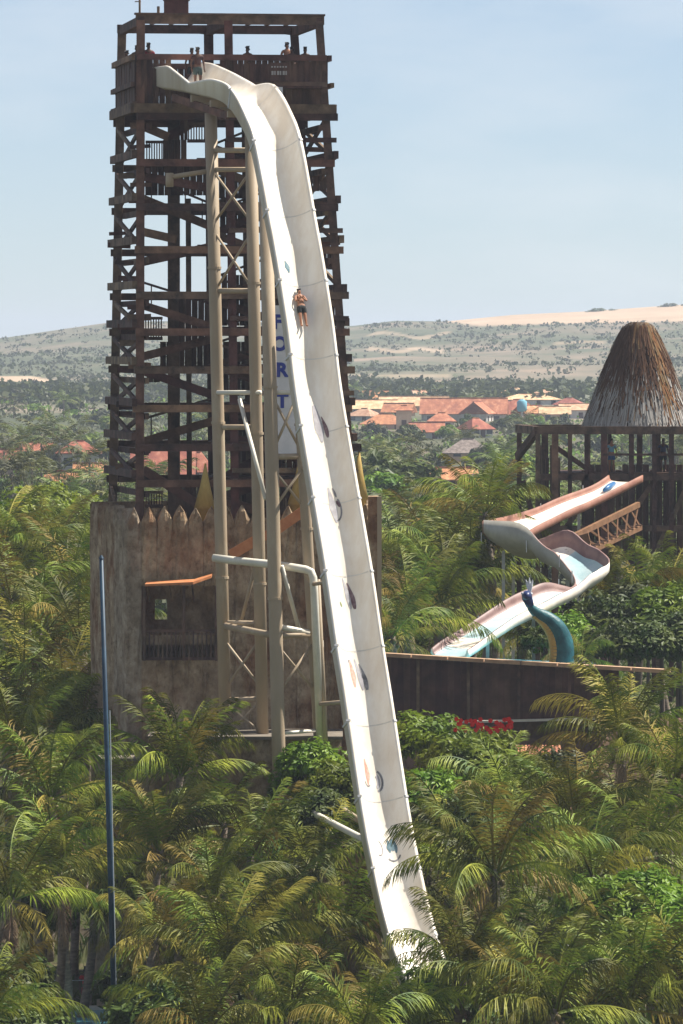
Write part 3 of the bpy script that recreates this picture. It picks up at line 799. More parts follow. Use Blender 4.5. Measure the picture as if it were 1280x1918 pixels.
# joint flanges round the outside
for s in np.arange(s_at(470), SL - 1, 3.1):
    p_, t, n_ = sframe(s); hl, hr = wallh(s, -1), wallh(s, 1); fm = MB(); T = .105
    loop = [LAT * (SW + .06) + n_ * (hr + .075), LAT * (SW + .19) + n_ * (hr + .03), LAT * (SW + T) + n_ * (hr - .08), LAT * (SW + T) + n_ * (-.04), LAT * (SW * .74) + n_ * (-.21), LAT * (-SW * .74) + n_ * (-.21), LAT * (-SW - T) + n_ * (-.04), LAT * (-SW - T) + n_ * (hl - .08), LAT * (-SW - .19) + n_ * (hl + .03), LAT * (-SW - .06) + n_ * (hl + .075)]
    inn = [v_ * .94 for v_ in loop]
    for e_ in (-.04, .04):
        for q in (loop, inn): fm.v += [tuple(p_ + v_ + t * e_) for v_ in q]
    nL = len(loop)
    for k in range(nL - 1):
        for A0, B0 in ((0, 2 * nL), ):
            fm.f += [(k, k + 1, 2 * nL + k + 1, 2 * nL + k), (nL + k, 3 * nL + k, 3 * nL + k + 1, nL + k + 1), (k, nL + k, nL + k + 1, k + 1), (2 * nL + k, 2 * nL + k + 1, 3 * nL + k + 1, 3 * nL + k)]
    fm.build('joint_flange', M['slide_joint'], sl)
M['seam'] = mat('slide_seam', (.58, .54, .47), (.68, .64, .56), 3, .4)
for s in np.arange(s_at(470), SL - 1, 3.1):
    q = MB(); aa = np.linspace(-.97, .97, 17)
    for a_ in aa:
        for e_ in (-.025, .025): q.v.append(tuple(spt(s + e_, float(a_), .010)))
    q.f = [(2 * k, 2 * k + 1, 2 * k + 3, 2 * k + 2) for k in range(16)]
    q.smooth().build('joint_seam', M['seam'], sl)
# printed marks on the flume floor
def mark(sc, ac, pts, wd, m, name='printed_mark'):
    """stroke through pts [(da, ds)] with width wd laid on the flume surface"""
    if len(pts) < 6:
        tt = np.linspace(0, len(pts) - 1, 13); ki = np.arange(len(pts))
        wd = [float(np.interp(x, ki, wd)) * (math.sin(math.pi * (.08 + .86 * x / (len(pts) - 1)))) ** .6 for x in tt] if hasattr(wd, '__len__') else wd
        pts = [(float(np.interp(x, ki, [p_[0] for p_ in pts])) + .03 * math.sin(1.7 * x), float(np.interp(x, ki, [p_[1] for p_ in pts]))) for x in tt]
    q = MB(); n_ = len(pts)
    for i, (da, ds) in enumerate(pts):
        w_ = wd[i] if hasattr(wd, '__len__') else wd
        j0, j1 = pts[max(i - 1, 0)], pts[min(i + 1, n_ - 1)]
        dx, dy = j1[0] - j0[0], j1[1] - j0[1]; ln = math.hypot(dx, dy) or 1; nx, ny = -dy / ln, dx / ln
        for sgn in (-1, 0, 1):
            q.v.append(tuple(spt(sc + ds + ny * w_ * sgn / 2, max(-.93, min(.93, (ac + da + nx * w_ * sgn / 2))), .012)))
    for i in range(n_ - 1):
        for k in (0, 1): q.f.append((3 * i + k, 3 * i + k + 1, 3 * i + k + 4, 3 * i + k + 3))
    o = q.smooth().build(name, m, sl); return o
G1 = mat('faded_grey_print', (.13, .125, .13), (.30, .29, .29), 4, .5); G2 = mat('dark_print', (.13, .12, .12), (.3, .28, .28), 5, .5); RD = mat('faded_red_print', (.50, .24, .17), (.64, .44, .35), 5, .5); MR = mat('maroon_print', (.12, .06, .07), (.28, .20, .20), 5, .5); BL_ = mat('blue_print', (.05, .13, .17), (.22, .30, .32), 5, .5); PK = mat('pale_mauve_print', (.34, .32, .33), (.50, .48, .48), 3, .5)
def s_of_py(py): return acc[min(range(len(raw)), key=lambda i: abs(640 + F * (CAMZ - raw[i].z) / raw[i].y - py))]
arc = lambda r0, a0, a1, n_=10, e=1.0: [(r0 * math.cos(R(a0 + (a1 - a0) * i / n_)), e * r0 * math.sin(R(a0 + (a1 - a0) * i / n_))) for i in range(n_ + 1)]
# (y, parts)
mark(s_of_py(502), -.52, [(0, -.25), (.06, 0), (.16, .25)], [.16, .3, .12], BL_)
mark(s_of_py(800), .10, [(-.18, -1.0), (-.12, 0), (-.05, .6)], [.3, .42, .25], PK)
mark(s_of_py(800), .26, [(-.06, -.5), (.02, 0), (.08, .42)], [.08, .18, .22], MR)
mark(s_of_py(950), .05, [(-.1, -.9), (-.05, 0), (.05, .6)], [.16, .34, .2], PK)
mark(s_of_py(945), .22, [(-.08, -.55), (0, -.15)], [.08, .12], G2); mark(s_of_py(945), .25, [(-.02, 0), (.06, .28)], [.14, .16], MR)
mark(s_of_py(950), .12, arc(.26, -50, 95, 10, 2.0), .07, G1)
for py in (1115, 1272):
    mark(s_of_py(py), .06, [(-.16, -.8), (-.05, 0), (.04, .5)], [.10, .22, .16], PK)
    mark(s_of_py(py), .20, [(-.12, -.6), (0, 0), (.08, .5)], [.08, .20, .26], MR if py < 1200 else G1)
mark(s_of_py(1115), -.40, [(0, .2), (.03, .42)], [.08, .1], plain('olive_print', (.25, .28, .12)))
mark(s_of_py(1265), -.36, [(0, -.55), (.05, .1), (.08, .6)], [.14, .24, .2], RD)
mark(s_of_py(1262), -.44, [(0, -.55), (.0, -.4)], [.06, .06], G2)
mark(s_of_py(1458), -.38, [(0, -.65), (.03, 0), (.02, .45)], [.10, .24, .10], RD)
mark(s_of_py(1470), -.38, arc(.14, 40, 170, 8, 1.6), .05, G1)
mark(s_of_py(1462), .10, arc(.22, -80, 100, 10, 1.8), .09, G1)
mark(s_of_py(1462), .06, arc(.1, -80, 100, 8, 2.4), .14, PK)
mark(s_of_py(1592), -.40, arc(.2, -70, 110, 9, 1.6), .05, G2)
for k, (da, ds, w_) in enumerate(((-.1, -.05, .24), (.05, -.1, .22), (.16, .0, .16))):
    mark(s_of_py(1588), .22, [(da, ds - .3), (da - .02, ds), (da + .02, ds + .22)], [.1, w_, w_ * .6], BL_)
mark(s_of_py(1600), .24, arc(.3, 20, 140, 10, 1.1), .06, G1)
# rider
s0 = s_of_py(577)
p_, t, n_ = sframe(s0)
zax = (-t).normalized(); yax = -n_; xax = yax.cross(zax).normalized()
mx_ = Matrix((xax, yax, zax)).transposed().to_4x4()
base = spt(s0, -.08) + n_ * .13 + t * .95
person('bare-chested man in black shorts lying back as he rides down the white slide', Matrix.Translation(base) @ mx_ @ Matrix.Scale(.94, 4), 'cross', 'skin', None, (.012, .014, .014))
# run-out trough at the foot of the slide
ro = MB(); pts = [P(822, 1893, 230.6), P(836, 1915, 229.8), P(850, 1938, 229.0), P(870, 1970, 228.0)]
ln = [p_ + LAT * s_ for p_ in pts for s_ in (-.85, -.8, .0, .8, .85)]
hh = [.5, .06, 0, .06, .5]
ro.v = [tuple(q + Vector((0, 0, hh[i % 5]))) for i, q in enumerate(ln)] + [tuple(q + Vector((0, 0, -.25))) for q in ln]
for i in range(3):
    for k in range(4):
        q = i * 5 + k; ro.f += [(q, q + 1, q + 6, q + 5), (20 + q, 20 + q + 5, 20 + q + 6, 20 + q + 1)]
    ro.f += [(i * 5, i * 5 + 5, 25 + i * 5, 20 + i * 5), (i * 5 + 4, 24 + i * 5, 29 + i * 5, i * 5 + 9)]
o = ro.build('run_out_trough', mat('deep_blue_fibreglass', (.02, .05, .16), (.06, .13, .30), 1.2, .3, bump=.1))
tag(o, 'deep blue run-out trough glimpsed under palms at the foot of the slide', 'trough')

# ------------------------------------------------------------------ beige support columns and struts of the slide
sup = thing('slide_support', 'beige tubular steel columns braced together under the white slide', 'support', Vector((P(460, 640, 250.5).x, 250.5, 0)))
BG, WP = M['beige'], M['white_pipe']
def at_z(a, b_, z): t = (z - a.z) / (b_.z - a.z); return a + (b_ - a) * t
cols = {}
for k_, top, bot, zb_, r_ in (('c1', (395, 212, 252.3), (423, 1372, 252.0), zt1, .25), ('c2', (470, 248, 250.6), (492, 1368, 251.2), zt1, .245),
                              ('c3', (497, 330, 248.6), (524, 1480, 248.2), 0.0, .27), ('c4', (552, 600, 248.4), (598, 1385, 249.9), zt1, .22)):
    a, b_ = P(*top), P(*bot); b_ = at_z(a, b_, zb_); cols[k_] = (a, b_)
    c_ = MB().tube([a, lerp(a, b_, .33), lerp(a, b_, .66), b_], r_, 16).smooth().build('column', BG, sup)
    for tt in (.25, .5, .75):
        q = lerp(a, b_, tt); MB().tube([q + Vector((0, 0, .05)), q - Vector((0, 0, .05))], r_ + .035, 16).build('flange', BG, c_)
def cz(k_, py): a, b_ = cols[k_]; return at_z(a, b_, zat(py, a.y))
def strut(a, b_, r_=.07, m=BG, name='strut'): return MB().tube([a, b_], r_, 8).smooth().build(name, m, sup)
for py in (282, 318, 545, 800, 1310): strut(cz('c1', py), cz('c2', py), .11 if py != 318 else .10)
for p0, p1 in ((318, 420), (432, 545), (1195, 1290), (1312, 1376)):
    a, b_ = cz('c1', p0), cz('c2', p1); c_, e_ = cz('c1', p1), cz('c2', p0)
    strut(a + Vector((0, -.06, 0)), b_ + Vector((0, -.06, 0)), .055); strut(c_, e_, .055)
strut(cz('c1', 735) + Vector((0, -.3, 0)), cz('c2', 735) + Vector((.2, -.3, 0)), .09, WP)
strut(cz('c3', 735), cz('c4', 735), .09, WP)
strut(P(449, 748, 251.2), P(498, 935, 248.5), .085, WP)
for p0, p1 in ((735, 850), (875, 955)):
    strut(cz('c3', p0), cz('c4', p1), .055); strut(cz('c3', p1) + Vector((0, -.08, 0)), cz('c4', p0) + Vector((0, -.08, 0)), .055)
strut(cz('c3', 855), cz('c4', 855), .12)
strut(P(528, 1060, 248.3), P(560, 1178, 249.6), .085, WP)
strut(P(478, 1062, 251), P(452, 1165, 252), .07)
strut(cz('c1', 1165), cz('c2', 1168), .10); strut(cz('c1', 1170), cz('c3', 1190), .14); strut(cz('c3', 1172), cz('c4', 1188), .12, WP); strut(cz('c3', 1190), cz('c4', 1190), .12)
for p0, p1 in ((1205, 1300),):
    strut(cz('c3', p0), cz('c4', p1), .055); strut(cz('c3', p1) + Vector((0, -.08, 0)), cz('c4', p0) + Vector((0, -.08, 0)), .055)
strut(cz('c3', 1372), cz('c4', 1372), .07, WP)
# saddle frame under the crest
for px, py in ((400, 196), (435, 204), (470, 225)):
    s = s_at(px); p_, t, n_ = sframe(s)
    MB().beam(p_ - LAT * .95 - n_ * .3, p_ + LAT * .95 - n_ * .3, .16, .26).build('saddle', BG, sup)
for e_ in (-.8, .0, .8):
    a, b_ = spos(s_at(360)) + LAT * e_ - Vector((0, 0, .42)), spos(s_at(462)) + LAT * e_ - Vector((0, 0, .5))
    MB().beam(a, b_, .12, .3).build('saddle', M['wood_red'] if e_ else BG, sup)
for s in np.arange(s_at(540), s_at(735), 5.0):       # ties from the columns to the flume
    p_, t, n_ = sframe(s); q = p_ - n_ * .18
    py = 640 + F * (CAMZ - q.z) / q.y
    if 560 < py < 1380: strut(cz('c4', min(max(py + 10, 610), 1380)), q, .08)
q = spos(s_of_py(1380)) - sframe(s_of_py(1380))[2] * .2
# beige side pipe with a drop end left of the first column
strut(cz('c1', 320) , P(318, 332, 252.3), .10); strut(P(318, 324, 252.3), P(318, 350, 252.3), .16)
# raking struts low down
wp_ = thing('raking_pipe', 'white raking pipe propping the lower slide from the column foot', 'pipe', P(528, 1493, 247.0))
q = spos(s_of_py(1570)) - sframe(s_of_py(1570))[2] * .2 - LAT * .6
MB().tube([P(527, 1492, 247.3), q], .13, 10).smooth().build('pipe', WP, wp_)
MB().tube([P(527, 1492, 247.3), lerp(P(527, 1492, 247.3), q, .02)], .16, 10).build('collar', WP, wp_)
wp2 = thing('raking_pipe', 'short grey pipe behind the white raking pipe under the slide', 'pipe', P(620, 1500, 247.0))
MB().tube([P(612, 1497, 247.0), P(672, 1536, 239.6)], .13, 10).smooth().build('pipe', BG, wp2)
# white water pipe with elbow
wpp = thing('water_pipe', 'off-white water pipe with an elbow beside the right-hand column', 'pipe', P(600, 1390, 249.3))
MB().tube([P(400, 1045, 251.4), P(440, 1050, 251.0), P(520, 1058, 248.9), P(574, 1067, 248.5), P(583, 1071, 248.4), P(587, 1082, 248.4), P(589, 1110, 248.4), P(601, 1398, 249.2)], .16, 12).smooth().build('pipe', WP, wpp)
MB().tube([P(596, 1200, 249.3), P(596.5, 1212, 249.3)], .22, 12).build('joint_collar', WP, wpp)
MB().tube([P(596, 1085, 248.9), P(611, 1396, 248.9)], .09, 10).smooth().build('pipe', BG, wpp)

# ------------------------------------------------------------------ thatched hut on a timber platform (right)
HD = 330.0
hut = thing('thatched_hut', 'tall timber platform with a conical thatched roof on the right', 'hut', (P(1190, 640, HD + 3).x, HD + 3, 8.0))
zb_ = zat(797, HD + 3); ztp = zat(603, HD + 3)
cxx = P(1196, 640, HD + 3).x
prof_r = [(0, 2.98), (.10, 2.76), (.25, 2.44), (.5, 1.95), (.8, 1.26), (.92, .98), (.97, .80), (1.0, .45)]
def cone_r(t): return float(np.interp(t, [a for a, _ in prof_r], [b for _, b in prof_r]))
th = bpy.data.materials.new('thatch'); th.use_nodes = True
n, l = th.node_tree.nodes, th.node_tree.links; bs = n['Principled BSDF']; bs.inputs['Roughness'].default_value = .95; bs.inputs['Specular IOR Level'].default_value = .1
t_ = n.new('ShaderNodeTexCoord'); at_ = n.new('ShaderNodeAttribute'); at_.attribute_name = 'tone'; at_.attribute_type = 'GEOMETRY'
rp_ = n.new('ShaderNodeValToRGB'); e = rp_.color_ramp.elements
e[0].position = 0; e[0].color = (.050, .030, .020, 1); e[1].position = 1; e[1].color = (.40, .375, .34, 1)
for p_, c_ in ((.28, (.095, .048, .027)), (.45, (.15, .085, .05)), (.60, (.20, .085, .035)), (.72, (.19, .125, .06)), (.80, (.27, .25, .225))):
    q = e.new(p_); q.color = (*c_, 1)
l.new(at_.outputs['Fac'], rp_.inputs['Fac']); l.new(rp_.outputs['Color'], bs.inputs['Base Color'])
M['thatch'] = th
core = MB(); ns = 40; rr_ = [(0, 2.6)] + [(t, r_ - .12) for t, r_ in prof_r[1:]]
for t, r_ in rr_:
    for k in range(ns): core.v.append((cxx + r_ * math.cos(2 * math.pi * k / ns), HD + 3 + r_ * math.sin(2 * math.pi * k / ns), zb_ + (ztp - zb_) * t))
for i in range(len(rr_) - 1):
    for k in range(ns): core.f.append((i * ns + k, i * ns + (k + 1) % ns, (i + 1) * ns + (k + 1) % ns, (i + 1) * ns + k))
core.f.append(tuple((len(rr_) - 1) * ns + k for k in range(ns))); core.f.append(tuple(range(ns))[::-1])
rf = core.smooth().build('roof', mat('thatch_core', (.05, .035, .025), (.09, .065, .045), 3, .95), hut)
tv, tf, tone = [], [], []
g = np.random.default_rng(11)
NS = 5200
for i in range(NS):
    t1 = g.uniform(.02, 1.0) ** 1.05; ang = g.uniform(0, 2 * math.pi); L_ = g.uniform(.12, .30)
    t0 = max(-.03, t1 - L_); w_ = g.uniform(.03, .075); da = g.normal(0, .05)
    r1, r0 = cone_r(t1) + g.uniform(-.05, .03), cone_r(max(t0, 0)) + g.uniform(.0, .13)
    k = len(tv)
    for tt, rr, ad in ((t1, r1, 0), (t0, r0, da)):
        for sg_ in (-1, 1):
            aa = ang + ad + sg_ * w_ / 2 / max(rr, .3)
            tv.append((cxx + rr * math.cos(aa) - hut.location.x, HD + 3 + rr * math.sin(aa) - hut.location.y, zb_ + (ztp - zb_) * tt - hut.location.z))
    tf.append((k, k + 1, k + 3, k + 2))
    hgt = t0 + g.normal(0, .10)
    # orange of the sun-lit camera-right flank, painted into the straw tone
    streak = math.exp(-((ang - (-.90)) % (2 * math.pi)) ** 2 / .03) + math.exp(-(((ang - (-.90)) % (2 * math.pi)) - 2 * math.pi) ** 2 / .03)
    v_ = .90 + g.normal(0, .06) if hgt < .16 else (g.choice([.36, .84]) + g.normal(0, .06) if hgt < .36 else .14 + abs(g.normal(0, .12)))
    if streak * g.uniform(.3, 1) > .3 and hgt > .05: v_ = g.uniform(.58, .74)
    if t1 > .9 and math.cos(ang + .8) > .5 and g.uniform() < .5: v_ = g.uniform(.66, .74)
    tone.append(min(1, max(0, v_)))
me = np_mesh('thatch_straw', tv, tf, th)
a_ = me.attributes.new('tone', 'FLOAT', 'FACE'); a_.data.foreach_set('value', np.array(tone, np.float32))
o = new_obj('thatch_straw', me, hut); o['kind'] = 'stuff'
# platform frame
zt_ = zat(806, HD); zdk = zat(885, HD); xl, xr = P(1006, 640, HD).x, P(1330, 640, HD).x
yb = HD + 7
for a, b_ in (((xl, HD), (xr, HD)), ((xl - .8, yb), (xr, yb)), ((xl, HD), (xl - .8, yb)), ((xr, HD), (xr, yb))):
    MB().beam((*a, zt_), (*b_, zt_), .3, .42).build('top_beam', W, hut)
MB().beam((xl, HD, zt_ - .05), (xl - .95, HD + 3, zt_ - 1.45), .25, .4).build('side_brace', W, hut)
for px, dy, w_ in ((1008, 0, .26), (1024, 3.5, .3), (1040, 0, .34), (1068, 0, .22), (1099, 0, .22), (1132, 0, .34), (1150, 5, .2), (1183, 0, .26), (1226, 0, .24), (1240, 4, .28), (1258, 0, .26), (1290, 0, .26), (978, 5, .26), (1326, 0, .3), (1110, 6.5, .3), (1210, 6.8, .3), (1030, 6.8, .28)):
    x = P(px, 640, HD).x
    MB().box(x - w_ / 2, x + w_ / 2, HD + dy - w_ / 2, HD + dy + w_ / 2, 7.5, zt_ - .2).build('post', WR if w_ > .3 else W, hut)
for k in range(9):
    y0 = HD + .1 + k * .77
    MB().box(xl + 1.2, xr, y0, y0 + .72, zdk - .12, zdk).build('deck_plank', BD, hut)
for k in range(20):
    x0_ = xl + 2.4 + k * .36
    if x0_ < xr: MB().box(x0_, x0_ + .33, HD + 1.0, HD + 1.06, zat(1050, HD), zdk - .1 + (.5 if k % 5 else .2)).build('wall_board', BD, hut)
for k in range(6):
    x0_ = P(1012, 640, HD).x + k * .2
    MB().box(x0_, x0_ + .14, HD + 2.2, HD + 2.26, zat(1010, HD), zat(835 + 12 * (k % 3), HD)).build('wall_board', BD, hut)
for a, b_ in (((1042, 838), (1110, 885)), ((1042, 1010), (1130, 900)), ((1132, 1040), (1226, 900)), ((1226, 1040), (1290, 905)), ((980, 900), (1008, 1000))):
    MB().beam(P(*a, HD + .35), P(*b_, HD + .35), .12, .26).build('brace', W, hut)
MB().beam((xl, HD, zdk - .25), (xr, HD, zdk - .25), .22, .34).build('deck_beam', W, hut)
MB().beam((xl, HD, zat(990, HD)), (xr, HD, zat(990, HD)), .22, .3).build('deck_beam', W, hut)
MB().beam((P(1130, 0, HD).x, HD - .15, zdk + .95), (xr, HD - .15, zdk + .95), .1, .12).build('handrail', W, hut)
person('rider in pale blue top waiting at the head of the far curved slide', stand(1146, HD + .6, zdk, .3), 'hang', 'skin', (.18, .38, .48), (.03, .1, .25))
person('person in navy on the hut platform by the right frame edge', stand(1243, HD + .8, zdk, 0), 'hang', 'skin_dark', (.02, .03, .07))

# ------------------------------------------------------------------ curved slide coming off the hut
c2 = [(1172, 902, 327), (1140, 920, 325), (1085, 944, 322), (1025, 970, 318.5), (962, 996, 314.5), (938, 1012, 311), (955, 1024, 307.6), (1030, 1034, 306), (1078, 1058, 304.6), (1108, 1082, 303.2), (1100, 1098, 301.4), (1060, 1110, 300), (1000, 1137, 298), (945, 1165, 295.8), (900, 1192, 294), (865, 1214, 292.6), (842, 1230, 291.6)]
p2 = catmull([P(*q) for q in c2], 6)
fs = thing('curved_slide', 'zigzag open flume slide with red-brown outer walls descending from the thatched hut', 'water slide', Vector((p2[-1].x, p2[-1].y, 8.0)))
fv, ff = [], []
secs = [(-.92, .34), (-.90, .18), (-.80, .05), (-.45, 0), (0, -.02), (.45, 0), (.80, .05), (.90, .18), (.92, .34)]
outr = [(1.0, .34), (1.0, -.02), (.65, -.2), (-.65, -.2), (-1.0, -.02), (-1.0, .34)]
KK = len(secs) + len(outr)
def fr2(i):
    a, b_ = p2[max(i - 1, 0)], p2[min(i + 1, len(p2) - 1)]; t = (b_ - a).normalized(); h = Vector((t.x, t.y, 0)).normalized(); lt = Vector((h.y, -h.x, 0)); return p2[i], lt
bank = []
for i in range(len(p2)):
    _, l0 = fr2(max(i - 4, 0)); _, l1 = fr2(min(i + 4, len(p2) - 1)); cr = l0.x * l1.y - l0.y * l1.x
    bank.append(max(-.55, min(.55, cr * 1.0)))
wf = lambda a: .34 if abs(a) > .9 else 1
for i in range(len(p2)):
    p_, lt = fr2(i); bk_ = bank[i]
    up = Vector((0, 0, 1)); ltb = (lt * math.cos(bk_) + up * math.sin(bk_) * 1).normalized(); upb = up
    hm_ = 1 + 1.5 * math.exp(-((i - 40) / 10) ** 2) + .5 * math.exp(-((i - 70) / 12) ** 2)
    for a, h in secs + outr: fv.append(tuple(p_ + ltb * a + upb * (h * hm_ if h > .15 else h)))
for i in range(len(p2) - 1):
    for k in range(KK):
        k2 = (k + 1) % KK; ff.append((i * KK + k, i * KK + k2, (i + 1) * KK + k2, (i + 1) * KK + k))
ff.append(tuple(range(KK))[::-1]); ff.append(tuple((len(p2) - 1) * KK + k for k in range(KK)))
mb = MB(); mb.v, mb.f = fv, ff
fo = mb.smooth().build('flume', M['slide'], fs)
M['flume_red'] = mat('faded_red_gelcoat', (.23, .10, .065), (.32, .155, .105), 1.0, .5)
M['flume_mauve'] = mat('mauve_brown_gelcoat', (.17, .095, .085), (.26, .16, .14), 1.0, .5)
M['flume_grey'] = mat('grey_gelcoat', (.34, .32, .27), (.44, .42, .36), 1.0, .5)
M['flume_aqua'] = mat('aqua_gelcoat', (.34, .50, .52), (.50, .62, .62), 1.0, .35)
for m__ in (M['flume_red'], M['flume_grey'], M['flume_aqua'], M['flume_mauve']): fo.data.materials.append(m__)
third1, third2 = 6 * 5 + 2, 6 * 9
for q, p_ in enumerate(fo.data.polygons):
    i, k = divmod(q, KK)
    if i >= len(p2) - 1: continue
    wall = k in (0, 1, 6, 7, 14, 8, 9, 10, 13, 12)
    rim_ = 1 if i < third1 else 4
    if k in (8, 14): p_.material_index = rim_
    elif k in (0, 1, 6, 7): p_.material_index = rim_
    elif k in (9, 10, 11, 12, 13): p_.material_index = 2 if third1 <= i <= third2 else (1 if i < third1 else 0)
    elif k in (2, 3, 4, 5): p_.material_index = 3 if i > third1 + 6 and k in (2, 3, 4, 5) and (i // 5) % 3 != 2 else 0
for i in (12, 24, 34, 46, 58, 72, 82):
    p_, lt = fr2(i); MB().beam((p_.x, p_.y + .2, 7.5), (p_.x, p_.y + .2, p_.z - .3), .16, .16, up=(0, 1, 0)).build('support_post', M['slide_joint'], fs)
for i in range(8, len(p2) - 4, 8):
    p_, lt = fr2(i); MB().beam(p_ + lt * .97 + Vector((0, 0, -.1)), p_ + lt * .97 + Vector((0, 0, .5)), .05, .08, up=(0, 1, 0)).build('joint', M['slide_joint'], fs)
q = MB().tube([P(1150, 906, 326.6), P(1141, 912, 325.4), P(1132, 918, 324.6)], [.12, .16, .10], 12).smooth().build('blue_inlet', plain('blue_gelcoat', (.03, .13, .30), .4), fs)

# ------------------------------------------------------------------ lattice ramp between hut and slide
br = thing('lattice_ramp', 'ochre timber ramp with a lattice side under the curved slide', 'ramp', (P(1130, 640, 322).x, 322, 8.0))
OC = mat('ochre_timber', (.16, .08, .037), (.24, .125, .06), 2, .8)
a0, a1 = P(1060, 1012, 318), P(1196, 945, 327); b0, b1 = P(1090, 1040, 318), P(1200, 988, 327)
MB().beam(a0, a1, .2, .28).build('chord', OC, br); MB().beam(b0, b1, .2, .26).build('chord', OC, br)
for k in range(7):
    t0_, t1_ = k / 7 + .02, (k + 1) / 7
    for u_, v_ in ((t0_, t1_), (t1_, t0_)): MB().beam(lerp(a0, a1, u_), lerp(b0, b1, v_), .06, .12).build('lattice', OC, br)
MB().beam(a0 + Vector((-.35, 0, -.35)), a0 + Vector((1.2, .5, .1)), .1, .55).build('end_board', OC, br)
for t in (.1, .55, .95):
    q = lerp(b0, b1, t); MB().box(q.x - .1, q.x + .1, q.y, q.y + .2, 7.5, q.z).build('post', W, br)
for k in range(14):
    q = lerp(b0, b1, (k + .5) / 14); MB().box(q.x - .17, q.x + .17, q.y, q.y + 1.2, q.z + .14, q.z + .2).build('tread', BD, br)

# ------------------------------------------------------------------ timber-clad splash pool, sea serpent
PD = 286.0
M['pool_board'] = mat('dark_pool_boards', (.055, .029, .021), (.115, .062, .045), 1.2, .85, objvar=.3)
pw = thing('splash_pool', 'long dark timber-clad splash pool with a pale coping behind the slide', 'pool', (P(990, 640, PD).x, PD, 8.0))
tA, tB = P(640, 1217, PD + 1.5), P(1256, 1253, PD - 3.0)
bz = zat(1347, PD)
nb = 52
for k in range(nb):
    t0_, t1_ = k / nb, (k + 1) / nb - .04 / nb
    if t1_ > .86: break
    a, b_ = lerp(tA, tB, t0_), lerp(tA, tB, t1_)
    MB().hexa([(a.x, a.y, bz), (b_.x, b_.y, bz), (b_.x, b_.y + .08, bz), (a.x, a.y + .08, bz), (a.x, a.y, a.z - .2), (b_.x, b_.y, b_.z - .2), (b_.x, b_.y + .08, b_.z - .2), (a.x, a.y + .08, a.z - .2)]).build('wall_board', M['pool_board'], pw)
    if k % 8 == 4: MB().box(a.x, a.x + .14, a.y - .1, a.y - .005, bz, a.z - .25).build('wall_post', W, pw)
a, b_ = lerp(tA, tB, 0), lerp(tA, tB, .845)
MB().hexa([(a.x, a.y + .10, bz), (b_.x, b_.y + .10, bz), (b_.x, b_.y + .16, bz), (a.x, a.y + .16, bz), (a.x, a.y + .10, a.z - .24), (b_.x, b_.y + .10, b_.z - .24), (b_.x, b_.y + .16, b_.z - .24), (a.x, a.y + .16, a.z - .24)]).build('wall_backing', W, pw)
CPG = mat('pale_timber_coping', (.36, .22, .13), (.50, .33, .20), 2, .7)
nseg = 9
for k in range(nseg):
    a, b_ = lerp(tA, tB, k / nseg), lerp(tA, tB, (k + 1) / nseg - .004)
    MB().beam(a + Vector((0, -.15, -.1)), b_ + Vector((0, -.15, -.1)), .6, .17).build('coping', CPG, pw)
m_ = MB(); e_ = lerp(tA, tB, .84)
m_.hexa([(tA.x, tA.y + .2, bz), (e_.x, e_.y + .2, bz), (e_.x, e_.y + 11, bz), (tA.x, tA.y + 7, bz), (tA.x, tA.y + .2, tA.z - .45), (e_.x, e_.y + .2, e_.z - .45), (e_.x, e_.y + 11, e_.z - .45), (tA.x, tA.y + 7, tA.z - .45)])
m_.build('water', M['water'], pw)
a = P(870, 1240, PD + 1); b_ = P(985, 1238, PD + 1)
bank_ = thing('earth_bank', 'brown earth bank with a thin pale ledge below the splash pool', 'bank', (P(950, 640, PD - 3).x, PD - 3, 7.0))
m_ = MB(); g = np.random.default_rng(3); gx, gz = 50, 8
x0_, x1_ = P(700, 640, PD - 2).x, P(1300, 640, PD - 2).x
for zi in range(gz + 1):
    for xi in range(gx + 1):
        m_.v.append((x0_ + (x1_ - x0_) * xi / gx, PD - .2 - 3.6 * (1 - zi / gz) + g.normal(0, .12), 5.0 + (bz + .05 - 5.0) * zi / gz + g.normal(0, .1) * (zi < gz)))
for zi in range(gz):
    for xi in range(gx):
        q = zi * (gx + 1) + xi; m_.f.append((q, q + 1, q + gx + 2, q + gx + 1))
m_.build('slope', mat('brown_earth', (.10, .062, .042), (.20, .12, .08), .8, .95, bump=.6), bank_)
MB().beam(P(845, 1353, PD - 2.2), P(1115, 1346, PD - 2.2), .25, .10).build('ledge', M['pool_rim'], bank_)

sp = thing('serpent_statue', 'blue-green sea serpent statue with a yellow belly rising from the pool edge', 'statue', P(1052, 1244, PD - .6))
sc_ = [(1052, 1246, 285.6), (1055, 1222, 285.6), (1052, 1198, 285.6), (1042, 1176, 285.5), (1026, 1160, 285.4), (1008, 1149, 285.2), (996, 1139, 285.0), (991, 1128, 284.9)]
ps = catmull([P(*q) for q in sc_], 4)
rad = [np.interp(i / (len(ps) - 1), [0, .25, .5, .75, .92, 1], [.52, .50, .40, .24, .16, .17]) for i in range(len(ps))]
MB().tube(ps, rad, 14).smooth().build('body', mat('teal_paint', (.008, .06, .075), (.02, .12, .135), 2.5, .45, bump=.3, bscale=9), sp)
bv = [p_ + Vector((-r_ * .72, -r_ * .34, -r_ * .30)) for p_, r_ in zip(ps, rad)][:-8]
for i in range(0, len(bv) - 1):
    MB().tube([bv[i], lerp(bv[i], bv[i + 1], .86)], [rad[i] * .50, rad[i + 1] * .50], 10).build('belly_scute', M['spire'], sp)
hd = ps[-1]
hm = MB().tube([hd + Vector((.05, .05, -.15)), hd + Vector((0, 0, .0)), hd + Vector((-.08, -.06, .18)), hd + Vector((-.1, -.16, .32)), hd + Vector((-.12, -.42, .30)), hd + Vector((-.13, -.58, .24))], [.19, .21, .24, .24, .18, .08], 12).smooth()
